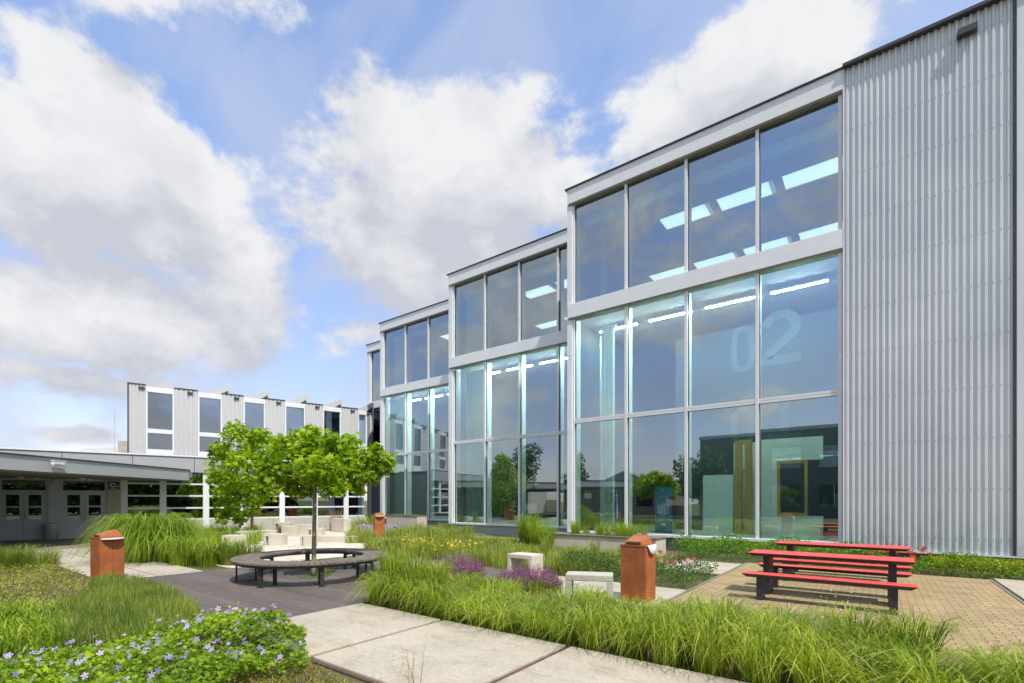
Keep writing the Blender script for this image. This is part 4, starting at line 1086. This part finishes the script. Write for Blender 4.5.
# left foreground
PF = [ground(u, v) for u, v in ((84,606),(92,590),(112,583),(140,588),(172,598),(204,622),(190,642),(120,655),(60,650),(40,620))]
P = poly_pts(11500, PF); n = len(P)
add_stuff('fine_grass', [blades(P, U(.2,.36,n), U(.02,.12,n), U(0,6.28,n), .008*U(.7,1.3,n), 3, .2)], G_FINE, 'dense mound of fine upright green grass beside the left bin')
PF = [ground(u, v) for u, v in ((-60,668),(-30,618),(30,612),(70,625),(75,650),(20,662))]
P = poly_pts(1600, PF); n = len(P)
add_stuff('blade_grass', [blades(P, U(.22,.42,n), U(.05,.25,n), U(0,6.28,n), .016*U(.7,1.3,n), 4, .5)], G_FOUNT, 'wide bladed grass at the left edge of the picture')
PF = [ground(u, v) for u, v in ((-40,612),(-40,578),(30,560),(75,572),(95,585),(60,606),(20,612))]
P = poly_pts(1900, PF); n = len(P)
add_stuff('dry_growth', [blades(P, U(.04,.17,n), U(.05,.2,n), U(0,6.28,n), .011*U(.7,1.3,n), 3, .5)], G_DRY, 'patchy brown dry growth between left bin and picture edge')
P = poly_pts(2300, PF); n = len(P); P[:,2] = U(.02,.16,n)
V, Fc = leaves(P, .04, .6, OVAL, OVALF); stuff(np_obj('low_leaves', V, Fc, LEAF_YEL), 'scattered yellow green low leaves in the dry patch', 'plants')
x, y = ground(8, 568)
grass_thing('grey_tuft', 'rounded grey green tuft at the far left by the path', 'grass clump', x, y, [(0,0,900,.45,.55,.3,.008,.3),(.4,.5,600,.4,.5,.3,.008,.3),(-.5,-.3,700,.4,.5,.3,.008,.3)], G_FINE)
# geranium ground cover: two mounds
def mound(poly, n, hfun, size, mat, name, label, nf, fmat):
    P = poly_pts(n, poly); hh = hfun(P[:,0], P[:,1]); P[:,2] = hh*(1-.5*U(0,1,n)**2)+.03+np.where(U(0,1,n) > .93, U(0,.1,n), 0)
    V, Fc = leaves(P, size*U(.6,1.3,n), .9, jitter=.55); o = stuff(np_obj(name, V, Fc, mat), label, 'ground cover')
    Q = poly_pts(nf, poly); Q[:,2] = hfun(Q[:,0], Q[:,1])+U(.0,.09,nf)+.03
    nn = np.tile(np.array([[.5,-.6,.2]]), (nf,1))
    V, Fc = leaves(Q, .026*U(.7,1.25,nf), .7, FLOW, FLOWF, normals=nn, jitter=.4)
    f = np_obj('blossoms', V, Fc, fmat, o); f['kind'] = 'stuff'
    st = [(np.array(q)) for q in Q]
    V, Fc = blades(Q-np.array([0,0,.14]), .145, .0, U(0,6.28,nf), .004, 1, 0); s = np_obj('stems', V, Fc, M['stem'], o); s['kind'] = 'stuff'
GER = [ground(u, v) for u, v in ((-80,760),(-60,690),(60,668),(130,655),(160,640),(196,626),(250,628),(290,640),(306,655),(308,676),(250,690),(160,730),(60,770))]
gc = np.array([ground(u, v) for u, v in ((235,650),(60,705),(150,700),(280,660),(-20,720))]); gr = [(.55,.40),(.8,.30),(.8,.28),(.42,.30),(.8,.34)]
def gh(x, y):
    h = np.full_like(x, .14)
    for (cx, cy), (s, a) in zip(gc, gr): h = np.maximum(h, a*np.exp(-((x-cx)**2+(y-cy)**2)/(2*s*s)))
    return h*(1+.18*np.sin(x*5.3+1)*np.cos(y*6.1))+.04*np.sin(x*11)*np.cos(y*9)
mound(GER, 12500, gh, .036, LEAF_GER, 'geranium_cover', 'lime green leafy ground cover with pale violet flowers in the left foreground', 170, PET_LAV)
# dry patch in front of the geranium
PF = [ground(u, v) for u, v in ((190,720),(240,672),(300,660),(350,690),(340,740))]
P = poly_pts(2600, PF); n = len(P)
add_stuff('dry_edge', [blades(P, U(.03,.13,n), U(.03,.12,n), U(0,6.28,n), .007*U(.7,1.3,n), 3, .5)], G_DRY, 'dry grassy edge between geranium and path corner')
P = poly_pts(2200, PF); n = len(P); P[:,2] = U(.01,.08,n)
V, Fc = leaves(P, .022, .7, OVAL, OVALF); stuff(np_obj('edge_leaves', V, Fc, LEAF_YEL), 'small green leaves along the path corner', 'plants')
# low hedge below the near glass
P = rect_pts(5200, -4.9, -1.0, 14.2, 15.95); P[:,2] = .02+.55*U(0,1,5200)**.6*(1-.15*np.sin(P[:,0]*4))
V, Fc = leaves(P, .06*U(.6,1.2,5200), .6, OVAL, OVALF)
tag(np_obj('low_hedge', V, Fc, LEAF_BOX), 'fresh green low hedge under the glass between planter and picnic tables', 'hedge')
P = rect_pts(7500, -1.0, 6, 14.2, 15.95); P[:,2] = .02+np.where(P[:,0] > .2, .34, .46)*U(0,1,7500)**.6*(1-.3*np.sin(P[:,0]*3))
V, Fc = leaves(P, .06*U(.6,1.2,7500), .6, OVAL, OVALF)
stuff(np_obj('wall_planting', V, Fc, LEAF_BOX), 'mixed green planting along the foot of the ribbed wall', 'plants')
P = rect_pts(1500, 1.0, 2.6, 14.3, 15.2); P[:,2] = .05+.36*np.sqrt(U(0,1,1500))
V, Fc = leaves(P, .05, .6, OVAL, OVALF); tag(np_obj('lime_shrub', V, Fc, LEAF_YEL), 'low lime green shrub at the foot of the ribbed wall', 'shrub')
P = rect_pts(60, -.2, 1.0, 14.3, 15.2); P[:,2] = U(.35,.62,60)
pp = thing('poppies', 'red poppies growing against the ribbed wall behind the tables', 'flowers', (.4,14.7,0))
Q = P-np.array([.4,14.7,0]); V, Fc = leaves(Q, .05, .5, FLOW, FLOWF); np_obj('blossoms', V, Fc, PET_RED, pp)['kind'] = 'stuff'
V, Fc = blades(Q*np.array([1,1,0]), Q[:,2], 0, U(0,6.28,60), .006, 1, 0); np_obj('stems', V, Fc, M['stem'], pp)['kind'] = 'stuff'
# rose bed beside the rusty bin
P = rect_pts(4600, -4.7, -2.82, 9.15, 11.5); P[:,2] = .02+.45*U(0,1,4600)**.7*(.75+.25*np.sin(P[:,0]*5)*np.cos(P[:,1]*4))
V, Fc = leaves(P, .04*U(.6,1.3,4600), .6, OVAL, OVALF); rb = tag(np_obj('rose_bed', V, Fc, LEAF_ROSE), 'dark leaved rose bed with pink flowers behind the nearest bin', 'flower bed')
P = rect_pts(26, -4.6, -2.9, 9.25, 11.2); P[:,2] = U(.3,.58,26)
V, Fc = leaves(P, .05, .5, FLOW, FLOWF); f = np_obj('blossoms', V, Fc, PET_PINK, rb); f['kind'] = 'stuff'
P = rect_pts(2200, -5.6, -4.4, 9.2, 10.0); P[:,2] = .03+.5*np.sqrt(U(0,1,2200))
V, Fc = leaves(P, .04*U(.6,1.3,2200), .6, OVAL, OVALF); tag(np_obj('dark_shrub', V, Fc, LEAF_ROSE), 'dark leafy shrub directly left behind the nearest bin', 'shrub')
# salvia patches
def salvia(label, u0, u1, v, depth, n, h):
    d = F*HC/(v-HOR); x, y = cr(((u0+u1)/2-512)/F*d, d); w = (u1-u0)/F*d
    o = thing('salvia_patch', label, 'flowers', (x,y,0), camyaw, 'purple flower patches')
    P = np.stack([U(-w/2,w/2,n), U(-depth/2,depth/2,n), np.zeros(n)], -1); hh = h*U(.65,1.1,n)*(1-.35*(2*P[:,0]/w)**2)
    ph = U(0,6.28,n); rc = U(.02,.12,n)
    V, Fc = blades(P, hh, rc, ph, .006, 3, 0); np_obj('stems', V, Fc, M['stem'], o)['kind'] = 'stuff'
    parts = []
    k = 16
    for i in range(k):
        t = .42+.58*i/(k-1); Q = P.copy(); Q[:,2] = hh*t; Q[:,0] += np.cos(ph)*rc*t**1.6+RNG.normal(0,.006,n); Q[:,1] += np.sin(ph)*rc*t**1.6+RNG.normal(0,.006,n)
        parts.append(leaves(Q, .032*(1.25-t*.8), .3, OVAL, OVALF, jitter=1))
    V, Fc = join_np(parts); np_obj('flower_spikes', V, Fc, PET_PURP, o)['kind'] = 'stuff'
    m_ = n*7; Q = np.stack([U(-w/2,w/2,m_), U(-depth/2,depth/2,m_), U(.02,h*.5,m_)], -1)
    V, Fc = leaves(Q, .035, .5, OVAL, OVALF); np_obj('foliage', V, Fc, LEAF_BOX, o)
salvia('deep purple flower patch at the right edge of the dark deck', 428, 484, 586, .8, 460, .64)
salvia('pinkish purple flower patch in front of the cream concrete bench', 497, 560, 592, .8, 480, .50)
x, y = ground(338, 540)
P = np.concatenate([rect_pts(900, -1.1, 1.1, -.4, .4)]); P[:,2] = U(.1,.45,900); rot = camyaw; c_, s_ = math.cos(rot), math.sin(rot)
Pw = np.stack([x+P[:,0]*c_-P[:,1]*s_, y+2.2+P[:,0]*s_+P[:,1]*c_, P[:,2]+.15], -1)
V, Fc = leaves(Pw, .05, .4, OVAL, OVALF); tag(np_obj('lavender_row', V, Fc, PET_LAV), 'violet lavender row between low concrete walls behind the front tree', 'flowers')
# weeds
def weed(name, label, u, v, n, h, spread, head, hm, hs, stemw=.0035):
    x, y = ground(u, v); o = thing(name, label, 'weed', (x,y,0))
    P = np.stack([RNG.normal(0,spread,n), RNG.normal(0,spread,n), np.zeros(n)], -1); hh = h*U(.55,1.05,n); ph = U(0,6.28,n); rc = U(.02,.15,n)
    V, Fc = blades(P, hh, rc, ph, stemw*2, 4, 0, 2); np_obj('stems', V, Fc, M['stem'] if hm is not G_DRY else G_DRY, o)['kind'] = 'stuff'
    parts = []
    for t in np.linspace(.6,1,head):
        Q = P.copy(); Q[:,2] = hh*t; Q[:,0] += np.cos(ph)*rc*t**1.6; Q[:,1] += np.sin(ph)*rc*t**1.6; parts.append(leaves(Q+RNG.normal(0,.012,Q.shape), hs, .4, OVAL, OVALF))
    V, Fc = join_np(parts); np_obj('seed_heads', V, Fc, hm, o)['kind'] = 'stuff'
weed('dry_weed', 'tall dry seed stalks standing before the front concrete path', 405, 712, 9, .62, .07, 9, G_DRY, .012)
weed('dry_weed', 'short dry stalk left of the tall seed stalks', 376, 702, 4, .3, .05, 5, G_DRY, .01)
weed('flowering_weed', 'thin white flowered weed in front of the nearest red bench', 828, 640, 16, .62, .2, 2, PET_WHITE, .02)
x, y = ground(828, 640); P = np.stack([x+RNG.normal(0,.3,600), y+RNG.normal(0,.12,600), U(.03,.3,600)], -1)
V, Fc = leaves(P, .03, .5, OVAL, OVALF); stuff(np_obj('leafy_herb', V, Fc, LEAF_BOX), 'low leafy herb at the foot of the white flowered weed', 'plants')
P = np.stack([RC[0]+.2+RNG.normal(0,.07,160), RC[1]+.1+RNG.normal(0,.07,160), U(.05,.2,160)], -1)
V, Fc = leaves(P, .035, .6, OVAL, OVALF); tag(np_obj('young_weed', V, Fc, LEAF_YEL), 'small bright weed at the foot of the trunk inside the round bench', 'plant')
# stray joint weeds on the brick paving
P = np.stack([U(-2.6,1.8,70), U(6.0,8.4,70), np.full(70,.03)], -1)
parts = [tuft(p[0], p[1], 14, .04, U(.05,.16,1)[0], .07, .005, z=.03, seg=3) for p in P]
add_stuff('joint_weeds', parts, G_MEADOW, 'small weeds sprouting from joints of the brick paving')

# ------------------------------------------------------------------ render settings
S.render.engine = 'CYCLES'
S.cycles.use_denoising = True
try: S.cycles.denoiser = 'OPENIMAGEDENOISE'
except Exception: pass
S.cycles.max_bounces = 8; S.cycles.transparent_max_bounces = 16; S.cycles.diffuse_bounces = 3; S.cycles.glossy_bounces = 4
S.cycles.sample_clamp_indirect = 6
S.view_settings.view_transform = 'Standard'; S.view_settings.look = 'None'; S.view_settings.gamma = 1
S.view_settings.exposure = 0.68
